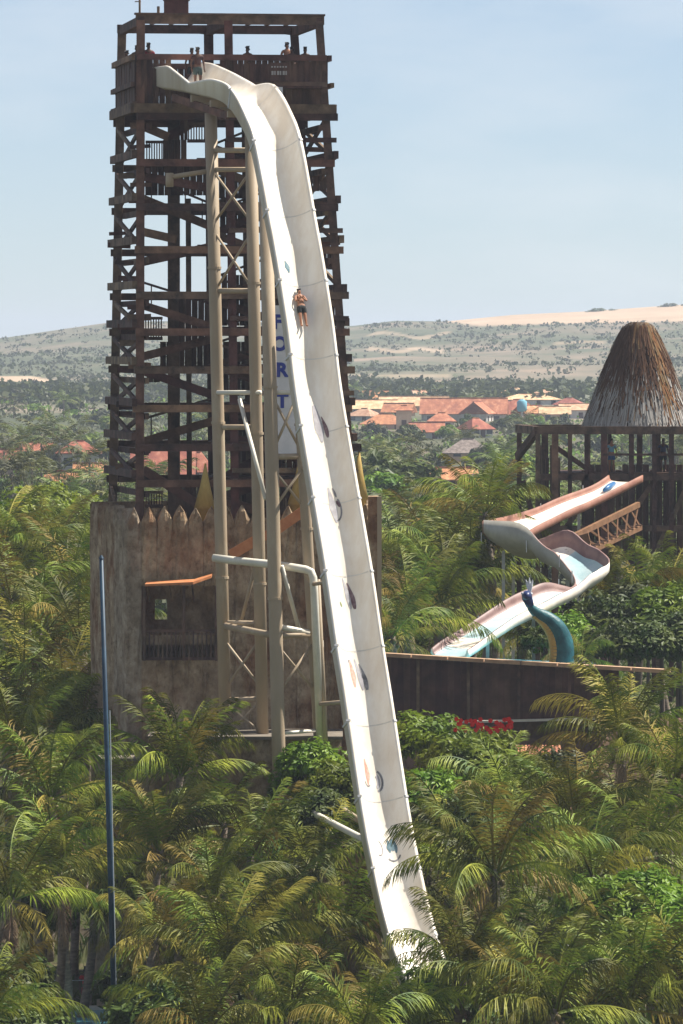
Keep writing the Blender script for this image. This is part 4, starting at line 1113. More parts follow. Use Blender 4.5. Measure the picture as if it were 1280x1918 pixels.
hm.build('head', plain('dark_blue_paint', (.012, .025, .10), .4), sp)
for s_ in (-1, 1):
    MB().tube([hd + Vector((-.1 + s_ * .2, -.22, .40)), hd + Vector((-.1 + s_ * .23, -.26, .42))], [.07, .05], 8).build('eye', M['sign_white'], sp)
for k in range(3):
    MB().tube([hd + Vector((.05, .02, .42 + .01 * k)), hd + Vector((.03 + .07 * (k - 1), .06, .75)), hd + Vector((.02 + .16 * (k - 1), .05, 1.12 - .1 * abs(k - 1)))], [.05, .08, .015], 8).build('crest_plume', M['sign_white'], sp)

# small red-tiled roof in the bushes
rt = thing('tiled_shelter', 'low shelter with a pinkish tiled roof among the bushes right of the slide', 'shelter', (P(1000, 640, 268).x, 268, tz(P(1000, 640, 268).x, 268)))
a, b_ = P(955, 1418, 267), P(1050, 1418, 267)
m_ = MB(); m_.hexa([a, b_, b_ + Vector((.1, 2.2, .25)), a + Vector((.1, 2.2, .25)), a + Vector((0, 0, .08)), b_ + Vector((0, 0, .08)), b_ + Vector((.1, 2.2, .33)), a + Vector((.1, 2.2, .33))])
m_.build('roof', mat('pink_tiles', (.30, .15, .12), (.42, .24, .19), 3, .9), rt)
for k in range(15):
    u_ = lerp(a, b_, (k + .5) / 15) + Vector((0, -.02, .08)); MB().tube([u_, u_ + Vector((.1, 2.2, .25))], .06, 6).build('tile_row', M['tile'], rt)
for q in (a + Vector((.1, .3, 0)), b_ + Vector((-.1, .3, 0)), a + Vector((.1, 2, 0)), b_ + Vector((-.1, 2, 0))):
    MB().box(q.x - .06, q.x + .06, q.y - .06, q.y + .06, float(tz(q.x, q.y)) - .2, q.z + .1).build('post', W, rt)

# ------------------------------------------------------------------ blue pole, pool, bather
bp_ = thing('blue_pole', 'tall slender blue pole leaning slightly in front of the castle', 'pole', (P(217, 640, 226).x, 226, 0))
a, b_ = P(190, 1046, 226), P(216, 1935, 226); b_ = at_z(a, b_, -.1)
MB().tube([b_, lerp(b_, a, .5), a], [.12, .10, .075], 12).smooth().build('shaft', M['blue_pole'], bp_)
MB().tube([a, a + Vector((0, 0, .12))], [.10, .03], 10).build('cap', M['blue_pole'], bp_)
MB().tube([at_z(a, b_, zat(1330, 226)) + Vector((.15, -.1, 0)), P(216, 1935, 225.7) + Vector((.1, -.1, -1))], .018, 6).build('rope', M['rope'], bp_)
pl = thing('swimming_pool', 'light blue swimming pool with a pale rim in the bottom left corner', 'pool', (P(165, 640, 248).x, 248, 0))
x0_, x1_ = P(95, 640, 248).x, P(236, 640, 248).x
MB().box(x0_, x1_, 239.5, 250.3, .02, .16).build('water', M['water'], pl)
for k, (xa_, xb_, ya, yb_) in enumerate(((x0_ - .5, x1_ + .5, 250.3, 250.9), (x0_ - .5, x1_ + .5, 238.9, 239.5), (x0_ - .5, x0_, 239.5, 250.3), (x1_, x1_ + .5, 239.5, 250.3))):
    MB().box(xa_, xb_, ya, yb_, -.05, .28).build('rim', M['pool_rim'], pl)
person('person in a bright red shirt standing by the swimming pool in deep shade', stand(160, 251.5, float(tz(0, 251)), .4), 'hang', 'skin_dark', (.55, .03, .03), (.25, .02, .02))
fn = thing('rope_fence', 'thin rope fence on short posts behind the swimming pool', 'fence', (P(110, 640, 251.3).x, 251.3, 0))
for px in (50, 92, 130, 168, 206):
    x = P(px, 640, 251.3).x; MB().box(x - .06, x + .06, 251.25, 251.37, -.05, 1.35).build('post', M['trunk'], fn)
MB().beam((P(40, 640, 251.3).x, 251.3, 1.25), (P(225, 640, 251.3).x, 251.3, 1.25), .03, .03).build('rope', M['rope'], fn)

# ------------------------------------------------------------------ houses of the village
def house(label, px, py, d_, w_, dep, wall_h, roof_h, roofm='tile', wallm='plaster', kind='gable', rot=0.0, nwin=3, sink=0.0):
    """px,py: photo pixel of the middle of the front wall foot"""
    w_, dep, roof_h = w_ * 1.2, dep * 1.15, roof_h * 1.3
    q = P(px, py, d_)
    g0 = min(float(tz(q.x + s_ * w_ / 2, d_ + k)) for s_ in (-1, 0, 1) for k in (0, dep)) - .4
    root = thing('house', label, 'house', (q.x, q.y, q.z), None, rot)
    off = Vector((0, 0, 0)); ORG[root.name] = off
    def B(m_, nm, mt, par=root): 
        o = m_.build(nm, mt, None); o.parent = par; return o
    lo = min(g0 - q.z, -.1)
    B(MB().box(-w_ / 2, w_ / 2, 0, dep, lo, wall_h), 'wall', M[wallm])
    e = .5; x0, x1, y0, y1 = -w_ / 2 - e, w_ / 2 + e, -e, dep + e; z0 = wall_h - .12; zr_ = wall_h + roof_h; ym = dep / 2
    r = MB()
    if kind == 'gable':
        up = [(x0, y0, z0), (x1, y0, z0), (x1, y1, z0), (x0, y1, z0), (x0, ym, zr_), (x1, ym, zr_)]
    elif kind == 'hip':
        hx = min(dep / 2 + e, w_ * .45); up = [(x0, y0, z0), (x1, y0, z0), (x1, y1, z0), (x0, y1, z0), (x0 + hx, ym, zr_), (x1 - hx, ym, zr_)]
    else:
        up = [(x0, y0, z0), (x1, y0, z0), (x1, y1, zr_), (x0, y1, zr_), (x0, y1 - .01, zr_), (x1, y1 - .01, zr_)]
    dn = [(a, b_, c_ - .14) for a, b_, c_ in up]
    r.v = up + dn
    r.f = [(0, 1, 5, 4), (2, 3, 4, 5), (0, 4, 3), (1, 2, 5), (6, 10, 11, 7), (8, 11, 10, 9), (6, 9, 10), (7, 11, 8), (0, 6, 7, 1), (1, 7, 8, 2), (2, 8, 9, 3), (3, 9, 6, 0)]
    if kind == 'gable':
        B(MB().add([(-w_ / 2, 0, wall_h), (-w_ / 2, dep, wall_h), (-w_ / 2, ym, zr_ - .25), (w_ / 2, 0, wall_h), (w_ / 2, dep, wall_h), (w_ / 2, ym, zr_ - .25)], [(0, 1, 2), (3, 5, 4), (0, 2, 5, 3), (1, 4, 5, 2)]), 'gable_wall', M[wallm])
    ro = B(r, 'roof', M[roofm])
    if kind != 'flat': B(MB().beam((up[4][0], ym, zr_ + .04), (up[5][0], ym, zr_ + .04), .35, .16), 'ridge', M[roofm], ro)
    for k in range(nwin):
        x = -w_ / 2 + w_ * (k + .5) / nwin
        if k == nwin // 2:
            dr = B(MB().box(x - .5, x + .5, -.06, .04, 0, min(2.1, wall_h - .2)), 'door', M['board'])
        else:
            wn_ = B(MB().box(x - .6, x + .6, -.05, .04, .9, min(2.1, wall_h - .25)), 'window', M['dark_glass'])
            B(MB().box(x - .75, x + .75, -.14, -.055, .78, .9), 'sill', M[wallm], wn_)
    return root
house('long white house with a wide orange tiled roof in the middle of the village', 868, 797, 1390, 15.5, 8, 2.7, 2.6, rot=-.06, nwin=5)
house('white gabled wing at the right end of the long orange-roofed house', 918, 797, 1384, 6.4, 5, 2.8, 1.9, roofm='tile', kind='gable', rot=1.35, nwin=2)
house('low building with a long pale orange roof right beside the timber tower', 697, 783, 1480, 9.5, 7, 2.3, 1.5, 'tile_pale', 'plaster_warm')
house('long low building with a sunlit pale orange roof left of the white house', 776, 775, 1520, 13.5, 7, 2.0, 1.7, 'tile_pale', 'plaster_warm')
house('house with a red hipped roof left of the thatched hut', 972, 795, 1400, 8.6, 7, 2.2, 2.6, 'tile', 'plaster_warm', 'hip')
house('pale flat-roofed villa standing highest in the village', 995, 765, 1620, 13, 8, 2.4, 1.0, 'tile_pale', 'plaster', 'hip', nwin=4)
house('small white upper storey block beside the highest villa', 1022, 752, 1630, 4.2, 4, 2.4, .5, 'tile_pale', 'plaster', 'hip', nwin=2)
house('yellowish house with orange roof between the red hipped house and the hut', 1040, 795, 1380, 5.2, 5, 2.4, 1.2, 'tile_pale', 'plaster_warm', nwin=2)
house('little white house partly hidden behind the thatched cone', 1076, 790, 1420, 5.0, 5, 2.8, 1.0, 'tile_pale', 'plaster', nwin=2)
house('low house with a bright red roof just right of the timber tower', 722, 808, 1290, 8.0, 6, 1.6, 1.5, 'tile', 'plaster_warm', 'hip', nwin=2)
house('pink tower-like block with a red roof between low village houses', 757, 806, 1270, 2.6, 3, 4.2, .6, 'tile', 'plaster_warm', 'hip', nwin=1)
house('low red roofed annexe below the long white house', 800, 822, 1190, 5.0, 5, 1.4, 1.3, 'tile', 'plaster', nwin=2)
house('grey thatched shed in the trees below the long white house', 878, 866, 985, 6.0, 5, 1.6, 1.6, 'thatch_grey', 'plaster_warm', 'hip', nwin=2)
house('little house with a bright orange roof and bluish wall in the trees', 850, 925, 775, 4.6, 4, 1.9, 1.0, 'tile', 'plaster', rot=.1, nwin=3)
house('lower orange roof in front of the bluish walled little house', 848, 948, 750, 2.8, 3, .9, 1.2, 'tile', 'plaster_warm', nwin=1)
house('grey walled house with a rounded orange roof at the far left', 146, 885, 890, 4.6, 5, 2.9, 1.2, 'tile', 'plaster', 'hip', nwin=2)
house('small red roof left of the grey walled house', 68, 858, 960, 3.4, 4, 1.2, .9, 'tile', 'plaster_warm', nwin=1)
house('orange roof tucked behind the bright lime tree at the left', 118, 930, 745, 4.0, 4, 1.3, 1.3, 'tile', 'plaster_warm', rot=-.3, nwin=1)
house('orange roofed house seen just left of the tower foot', 176, 905, 800, 3.8, 4, 1.2, 1.0, 'tile', 'plaster_warm', nwin=1)
house('big orange tiled roof seen through the left bays of the tower', 305, 915, 820, 6.4, 6, 2.0, 2.4, 'tile', 'plaster', nwin=3)
house('pinkish roofed house seen through the tower behind the inner posts', 366, 905, 830, 3.6, 4, 1.6, 2.0, 'tile', 'plaster', 'hip', nwin=1)
for k_, (px, py, d_, w_, wl__, rl__, kd_, lb_) in enumerate([
    (672, 795, 1385, 4.6, 'plaster', 'tile_pale', 'hip', 'whitewashed cottage touching the right edge of the tower'), (742, 790, 1440, 5.2, 'plaster_warm', 'tile', 'gable', 'terracotta cottage between the pale orange roofs and the pink block'),
    (828, 812, 1260, 4.2, 'plaster', 'tile', 'hip', 'red hipped cottage under the left end of the long white house'), (935, 782, 1500, 5.6, 'plaster', 'tile', 'gable', 'orange roofed house right behind the white gabled wing'),
    (1005, 792, 1395, 4.4, 'plaster_warm', 'tile', 'gable', 'red gabled house right of the red hipped roof'), (955, 758, 1680, 6.5, 'plaster', 'tile_pale', 'hip', 'pale villa left of the highest villa'),
    (1062, 772, 1560, 5.5, 'plaster_warm', 'tile', 'hip', 'orange roofed house behind the little white house by the cone'), (700, 762, 1650, 6.0, 'plaster_warm', 'tile', 'gable', 'farthest red roof just right of the tower'),
    (800, 760, 1670, 5.0, 'plaster', 'tile_pale', 'gable', 'small far house above the sunlit pale orange roof'), (905, 822, 1200, 3.6, 'plaster', 'tile', 'hip', 'small red roof in the trees below the gabled wing')]):
    house(lb_, px, py, d_, w_, 5, 2.0 + .3 * (k_ % 3), 1.2 + .3 * (k_ % 2), rl__, wl__, kd_, rot=.25 * ((k_ % 5) - 2), nwin=2 + k_ % 2)
house('small orange building cut by the left edge of the photograph', 4, 885, 900, 3.4, 4, 1.8, 1.2, 'tile', 'plaster_warm', nwin=1)
house('tiny far white house among trees left of the tower', 100, 843, 1340, 4.5, 4, 1.8, .7, 'tile_pale', 'plaster', nwin=2)
house('tiny far yellow house among trees left of the tower', 132, 842, 1360, 3.4, 4, 1.8, .7, 'tile_pale', 'plaster_warm', nwin=2)
house('far low white building on the left edge behind the palms', 14, 855, 1350, 8.0, 4, 1.9, .7, 'tile_pale', 'plaster', nwin=4)
wt = thing('water_tank', 'bright blue water tank on a mast among the red village roofs', 'tank', P(978, 790, 1360))
q = P(978, 790, 1360)
MB().tube([q - Vector((0, 0, 1)), q + Vector((0, 0, 2.2))], .25, 8).build('mast', M['plaster'], wt)
MB().tube([q + Vector((0, 0, 2.2)), q + Vector((0, 0, 2.6)), q + Vector((0, 0, 4.4)), q + Vector((0, 0, 4.9))], [.8, 1.1, 1.1, .4], 12).smooth().build('vessel', plain('pale_blue_paint', (.15, .38, .48)), wt)
wl_ = MB().box(P(8, 640, 1100).x, P(130, 640, 1100).x, 1100, 1100.4, 7, float(tz(-50, 1100)) + 2.0).build('garden_wall', M['plaster'])
tag(wl_, 'long pale grey garden wall between the palms at the far left', 'wall')

# ------------------------------------------------------------------ palms
def frond_geo(L, a0, bend, nleaf, ll, lw, seed, droop=.5, rach=True, wind=0.0):
    g = np.random.default_rng(seed)
    n_ = 16; ts = np.linspace(0, 1, n_); ang = R(a0) - R(bend) * ts ** 1.4
    dx = np.cos(ang) * L / (n_ - 1); dz = np.sin(ang) * L / (n_ - 1)
    X = np.concatenate([[0], np.cumsum(dx[:-1])]); Z = np.concatenate([[0], np.cumsum(dz[:-1])])
    Yc = wind * L * ts ** 2
    v, f = [], []
    if rach:
        for i in range(n_):
            r_ = .045 * (1 - ts[i]) ** .8 + .008
            tx, tz_ = math.cos(ang[i]), math.sin(ang[i])
            for a_ in (0, 2.1, 4.2):
                v.append((X[i] - tz_ * r_ * math.cos(a_), Yc[i] + r_ * math.sin(a_), Z[i] + tx * r_ * math.cos(a_)))
        for i in range(n_ - 1):
            for k in range(3): f.append((i * 3 + k, i * 3 + (k + 1) % 3, i * 3 + 3 + (k + 1) % 3, i * 3 + 3 + k))
    for i in range(nleaf):
        t = .13 + .87 * (i + .5) / nleaf
        for sd in (-1, 1):
            tt = min(1, t + g.normal(0, .006)); px, pz_, py_ = np.interp(tt, ts, X), np.interp(tt, ts, Z), np.interp(tt, ts, Yc); a_ = np.interp(tt, ts, ang)
            T = np.array([math.cos(a_), wind * 2 * tt, math.sin(a_)]); T /= np.linalg.norm(T)
            N = np.array([-math.sin(a_), 0, math.cos(a_)])
            fw = R(34 + 36 * tt + g.normal(0, 9))
            D = np.array([0, sd, 0]) * math.cos(fw) + T * math.sin(fw) + N * (.22 - .2 * tt) + np.array([0, wind * .8, -droop * g.uniform(.35, 1.0)])
            D /= np.linalg.norm(D)
            le = ll * (.45 + .62 * math.sin(math.pi * min(1, (.10 + .86 * tt) ** .9))) * g.uniform(.82, 1.12)
            p0 = np.array([px, py_, pz_]); D2 = D + np.array([0, wind * .4, -.55 * droop * g.uniform(.5, 1.4)]); D2 /= np.linalg.norm(D2)
            p1 = p0 + D * le * .5; p2_ = p1 + D2 * le * .5
            wv = T * lw / 2 * g.uniform(.8, 1.2)
            k = len(v); v += [tuple(p0 - wv * .6), tuple(p0 + wv * .6), tuple(p1 + wv), tuple(p1 - wv), tuple(p2_)]
            f += [(k, k + 1, k + 2, k + 3), (k + 3, k + 2, k + 4)]
    return v, f
FV = {}
spec = {'up': (76, 52), 'mid': (54, 84), 'flat': (30, 84), 'low': (2, 74), 'hang': (-36, 48)}
for k_, (a0, bd_) in spec.items():
    FV[k_] = []
    for s_ in range(3):
        v, f = frond_geo(4.5 if k_ != 'hang' else 3.6, a0 + (s_ - 1) * 7, bd_ + (s_ - 1) * 10, 44, 1.12, .060, s_ * 17 + len(FV), (.55 if k_ == 'up' else 1.05) + .18 * s_, True, (s_ - .6) * .07)
        row = {}
        for mk in ('palm', 'palm_y', 'palm_dead'): row[mk] = np_mesh('frond', v, f, M[mk])
        FV[k_].append(row)
coco_me = MB()
g = np.random.default_rng(2)
for k in range(9):
    a_ = g.uniform(0, 6.28); c_ = Vector((.24 * math.cos(a_), .24 * math.sin(a_), -.25 - g.uniform(0, .35)))
    coco_me.tube([c_ + Vector((0, 0, .13)), c_ + Vector((0, 0, .07)), c_ - Vector((0, 0, .04)), c_ - Vector((0, 0, .13))], [.03, .105, .11, .03], 7)
coco_mesh = coco_me.smooth().mesh('coconut_bunch', M['coco'])
def trunk_mb(base, top, r0=.19, r1=.13, lean=.0, seed=0):
    g = np.random.default_rng(seed); base, top = Vector(base), Vector(top); n_ = 12; pts, rr = [], []
    bow = Vector((g.normal(0, .35), g.normal(0, .3), 0))
    for i in range(n_ + 1):
        t = i / n_; pts.append(lerp(base, top, t) + bow * math.sin(math.pi * t)); rr.append((r0 + (r1 - r0) * t) * (1.06 if i % 2 else .96) * (1.35 if i == 0 else 1))
    return MB().tube(pts, rr, 9).smooth()
N_PALM = [0]
def palm(label, px, py, d_, size=1.0, nf=20, up=.5, yellow=.18, dead=2, seed=None, group=None, hmin=1.2):
    """crown heart at photo pixel (px,py), depth d_; the trunk stands on the ground below"""
    N_PALM[0] += 1; sd = seed or N_PALM[0] * 13
    g = random.Random(sd)
    c_ = P(px, py, d_); gx = c_.x + g.uniform(-.8, .8); gy = c_.y + g.uniform(-.6, .6); gz = float(tz(gx, gy)) - .15
    if c_.z - gz < hmin: c_.z = gz + hmin
    root = thing('palm_tree', label, 'palm tree', (gx, gy, gz), group)
    trunk_mb((gx, gy, gz), c_, .2, .14, seed=sd).build('trunk', M['trunk'], root)
    loc = c_ - Vector((gx, gy, gz))
    for i in range(nf):
        q = (i + .5) / nf
        q2 = q ** (1.0 + 4.0 * (up - .5))
        k_ = 'up' if q2 < .30 else 'mid' if q2 < .58 else 'flat' if q2 < .80 else 'low' if q2 < .93 else 'hang'
        mk = 'palm_y' if g.random() < yellow + .18 * (k_ in ('low', 'hang')) else 'palm'
        fo_ = new_obj('frond', g.choice(FV[k_])[mk], root)
        yaw = i * 2.39996 + g.uniform(-.3, .3)
        s_ = size * g.uniform(.82, 1.08) * (.9 if k_ == 'up' else 1)
        fo_.location = loc + Vector((.12 * math.cos(yaw), .12 * math.sin(yaw), .05 - .25 * q)) 
        fo_.rotation_euler = (g.uniform(-.35, .35), g.uniform(-.14, .14), yaw); fo_.scale = (s_, s_ * g.uniform(.85, 1.1), s_)
    for i in range(dead):
        fo_ = new_obj('dead_frond', g.choice(FV['hang'])['palm_dead'], root); yaw = g.uniform(0, 6.28)
        fo_.location = loc + Vector((0, 0, -.35)); fo_.rotation_euler = (g.uniform(-.3, .3), g.uniform(.2, .7), yaw); fo_.scale = (size * .75,) * 3
    if g.random() < .6:
        cb = new_obj('coconut_bunch', coco_mesh, root); cb.location = loc
    return root

# far palms: whole crown in one mesh
FARC = []
for s_ in range(4):
    v, f = [], []
    g = random.Random(90 + s_)
    for i in range(17):
        q = (i + .5) / 17; a0, bd_ = (62, 60) if q < .25 else (38, 80) if q < .5 else (12, 75) if q < .78 else (-18, 60)
        vv, fff = frond_geo(3.6, a0 + g.uniform(-10, 10), bd_ + g.uniform(-12, 12), 19, .95, .13, s_ * 40 + i, .6, False)
        yaw = i * 2.4 + g.uniform(-.3, .3); cz_, sz_ = math.cos(yaw), math.sin(yaw); k = len(v)
        v += [(x * cz_ - y * sz_, x * sz_ + y * cz_, z) for x, y, z in vv]; f += [tuple(j + k for j in q_) for q_ in fff]
    FARC.append(np_mesh('palm_crown', v, f, M['palm_far']))
def unit_trunk(m, r0=.2, r1=.12, nm='trunk'):
    return MB().tube([(0, 0, 0), (.03, .02, .33), (-.02, .03, .66), (0, 0, 1)], [r0, (r0 * 2 + r1) / 3, (r0 + 2 * r1) / 3, r1], 7).smooth().mesh(nm, m)
UT = unit_trunk(M['trunk'])
def far_palm(label, group, px, d_, h, size, seed):
    x = P(px, 640, d_).x; gz = float(tz(x, d_)) - .1
    r = thing('palm_tree', label, 'palm tree', (x, d_, gz), group)
    t = new_obj('trunk', UT, r); t.scale = (1, 1, h)
    c_ = new_obj('crown', FARC[seed % 4], r); c_.location = (0, 0, h); c_.scale = (size, size, size); c_.rotation_euler = (0, 0, seed * 1.7)
    return r

# ------------------------------------------------------------------ broadleaf shrubs and trees
def leaf_cloud(seed, nclump, nleaf, leaf, rx, rz, rc, flat=.5):
    g = np.random.default_rng(seed)
    a = g.normal(size=(nclump, 3)); a /= np.linalg.norm(a, axis=1)[:, None]
    rad = g.uniform(.45, 1.0, nclump) ** .6
    cc = a * rad[:, None] * np.array([rx - rc * .5, rx - rc * .5, rz - rc * .5]); cc[:, 2] = np.abs(cc[:, 2]) * .95 + g.uniform(-.3, .1, nclump) * rz
    tot = nclump * nleaf
    b_ = g.normal(size=(tot, 3)); b_ /= np.linalg.norm(b_, axis=1)[:, None]
    pos = np.repeat(cc, nleaf, 0) + b_ * (rc * g.uniform(.35, 1.0, tot) ** .5)[:, None] * np.array([1, 1, .75])
    nrm = b_ + np.array([0, 0, .7]) + g.normal(0, .35, (tot, 3)); nrm /= np.linalg.norm(nrm, axis=1)[:, None]
    u_ = np.cross(nrm, g.normal(size=(tot, 3))); u_ /= np.linalg.norm(u_, axis=1)[:, None]; w_ = np.cross(nrm, u_)
    s_ = leaf * g.uniform(.6, 1.25, tot)[:, None]
    v = np.stack([pos - u_ * s_, pos + w_ * s_ * .45 + nrm * s_ * .12, pos + u_ * s_, pos - w_ * s_ * .45 + nrm * s_ * .12], 1).reshape(-1, 3)
    f = np.arange(tot * 4).reshape(-1, 4)
    return v, f
def crown_mesh(mk, *a): v, f = leaf_cloud(*a); return np_mesh('crown', v, f, M[mk])
SHR = {'leaf': [crown_mesh('leaf', 200 + s_, 46, 75, .17, 1.9, 1.5, .62) for s_ in range(3)],
       'leaf_lime': [crown_mesh('leaf_lime', 230 + s_, 50, 70, .17, 2.2, 1.6, .6) for s_ in range(2)],
       'leaf_dark': [crown_mesh('leaf_dark', 250 + s_, 46, 70, .19, 2.0, 1.6, .62) for s_ in range(3)]}
TRE = {'leaf': [crown_mesh('leaf', 300 + s_, 34, 42, .34, 2.6, 2.0, .85) for s_ in range(2)],
       'leaf_dark': [crown_mesh('leaf_dark', 320 + s_, 36, 42, .34, 2.6, 2.1, .8) for s_ in range(3)],
       'leaf_dry': [crown_mesh('leaf_dry', 340 + s_, 30, 40, .36, 2.6, 1.8, .8) for s_ in range(2)]}
FAR_T = {k_: [crown_mesh(k_, 400 + s_ + i * 10, 15, 16, .62, 2.6, 2.0, .95) for s_ in range(3)] for i, k_ in enumerate(('leaf', 'leaf_dark', 'leaf_dry'))}
BT = unit_trunk(mat('bark', (.08, .06, .045), (.16, .12, .09), 3, .9), .14, .07)
def stems_mesh():
    m_ = MB(); g = random.Random(4)
    for k in range(5):
        a_ = k * 1.26 + g.uniform(-.3, .3); m_.tube([(0, 0, 0), (.3 * math.cos(a_), .3 * math.sin(a_), .5), (.8 * math.cos(a_), .8 * math.sin(a_), 1.15)], [.06, .045, .02], 6)
    return m_.smooth().mesh('stems', M['trunk'])
STEMS = stems_mesh()
def shrub(label, px, py, d_, s_, mk, seed, group=None, cat='shrub', name='leafy_shrub', flowers=0, src=SHR, sz=None):
    c_ = P(px, py, d_); gz = float(tz(c_.x, c_.y)) - .1
    r = thing(name, label, cat, (c_.x, c_.y, gz), group)
    hz = max(c_.z - gz, .2)
    t = new_obj('trunk', BT, r); t.scale = (s_ * .9, s_ * .9, hz + .4 * s_)
    st = new_obj('branches', STEMS, r); st.location = (0, 0, max(hz - .6 * s_, 0)); st.scale = (s_,) * 3
    cr = new_obj('crown', src[mk][seed % len(src[mk])], r); cr.location = (0, 0, hz); cr.scale = (s_, s_, (sz or s_)); cr.rotation_euler = (0, 0, seed * 2.1)
    if flowers:
        g = random.Random(seed); m_ = MB()
        fl = MB()
        for k in range(flowers):
            q = Vector((g.uniform(-1.2, 1.2), g.uniform(-1.5, -.4), 1.2 + g.uniform(-.2, .35)))
            for j in range(5):
                a_ = j * 1.256; e_ = Vector((math.cos(a_), -.3, math.sin(a_))) * .11; w_ = Vector((-math.sin(a_), 0, math.cos(a_))) * .055
                fl.add([q, q + e_ * .6 + w_, q + e_, q + e_ * .6 - w_], [(0, 1, 2, 3)])
        o = new_obj('blossoms', fl.mesh('blossoms', M['flower']), r); o.location = (0, 0, hz); o['kind'] = 'stuff'
    return r

# prominent palms, nearest first: (px, py, depth, size, fronds, label)
NEAR = [
 (928, 1628, 222, 1.02, 24, 'large spreading coconut palm right of the slide foot'),
 (338, 1445, 246, .92, 26, 'dark upright palm standing against the middle of the castle wall'),
 (425, 1812, 215, .96, 22, 'tall-crowned palm in the bottom left centre with a forked bright frond'),
 (640, 1740, 238, .98, 22, 'palm with a coconut bunch just left of the slide foot'),
 (1165, 1390, 244, 1.0, 22, 'green palm rising in front of the right end of the splash pool'),
 (1262, 1470, 240, .95, 20, 'palm at the right frame edge level with the earth bank'),
 (1205, 1600, 233, .95, 20, 'drooping palm above the leafy hedge at the right edge'),
 (95, 1490, 243, .98, 20, 'broad palm left of the blue pole at castle foot height'),
 (30, 1395, 247, .90, 18, 'palm on the left frame edge beside the castle foot'),
 (110, 1630, 236, .95, 20, 'palm crown left of the blue pole above the shaded pool'),
 (22, 1680, 230, .95, 20, 'palm with brown hanging fronds at the left frame edge'),
 (300, 1590, 238, .84, 20, 'yellowing palm below the dark upright palm at the castle'),
 (585, 1640, 241, .92, 22, 'upright green palm left of the lower slide'),
 (470, 1600, 240, .85, 18, 'palm between the castle foot and the raking pipe'),
 (868, 1815, 213, .80, 18, 'palm whose fronds cross the very foot of the slide'),
 (540, 1905, 209, .85, 20, 'palm at the bottom frame edge left of centre'),
 (680, 1945, 207, .80, 20, 'palm at the bottom frame edge below the slide foot'),
 (960, 1880, 212, .90, 20, 'palm at the bottom edge right of the blue trough'),
 (1040, 1890, 208, .98, 20, 'palm at the bottom edge below the large spreading palm'),
 (1180, 1885, 212, .95, 20, 'palm at the bottom edge under the right-hand hedge'),
 (1275, 1850, 214, .95, 18, 'palm in the bottom right corner of the frame'),
 (295, 1750, 226, .70, 18, 'pale palm frond cluster right of the blue pole'),
 (-20, 1905, 209, .80, 18, 'palm in the bottom left corner of the frame'),
 (1075, 1530, 238, .90, 20, 'palm in the shade behind the large spreading palm'),
 (850, 1700, 240, .70, 18, 'small palm between the slide foot and the large spreading palm'),
 (1110, 1640, 229, .90, 18, 'palm crown right of the large spreading palm'),
 (385, 1932, 206, .80, 18, 'palm at the bottom edge right of the swimming pool'),
 (775, 1925, 212, .8, 18, 'short palm beside the blue trough'),
 (400, 1680, 232, .85, 18, 'palm in the grove behind the bottom left centre palm'),
]
for i, (px, py, d_, s_, nf, lab) in enumerate(NEAR):
    palm(lab, px, py, d_, s_, nf, up=.78 if 'upright' in lab else (.5 + .18 * ((i * 7) % 3) / 2), yellow=.42 if 'yellow' in lab or 'pale' in lab else .10, dead=4 if 'brown' in lab else 2, seed=1000 + i * 7)
# grove fillers with nothing to tell them apart
g = random.Random(21)
fill = [(60, 1560, 250), (170, 1545, 248), (220, 1660, 244), (520, 1720, 236), (420, 1540, 246), (600, 1790, 240), (330, 1760, 232), (480, 1790, 226), (1000, 1720, 236), (1160, 1530, 246), (1240, 1550, 246), (950, 1500, 250), (1040, 1800, 222), (840, 1560, 245)]
for i, (px, py, d_) in enumerate(fill):
    lft = px < 640
    palm('palm crown half hidden in the shade of the grove %s of the slide' % ('left' if lft else 'right'), px, py, d_, .85, 16, .45, .15, 1, 3000 + i * 11, 'palms hidden in the near grove, %s' % ('left' if lft else 'right'))
# palms beside and behind the castle on the left
LEFT = [(20, 1120, 290, 1.0), (75, 1180, 280, 1.0), (130, 1090, 300, 1.0), (45, 1270, 270, 1.0), (120, 1300, 266, .95), (150, 1200, 275, .9), (8, 1010, 330, 1.0), (60, 1050, 330, 1.0), (110, 1020, 345, .95), (150, 1360, 262, .8), (15, 1330, 264, .95), (85, 1390, 258, .9), (150, 1010, 350, .9)]
for i, (px, py, d_, s_) in enumerate(LEFT):
    palm('palm in the tall grove between the left frame edge and the castle', px, py, d_, s_, 18, .5, .15, 1, 4000 + i * 9, 'palms left of the castle')
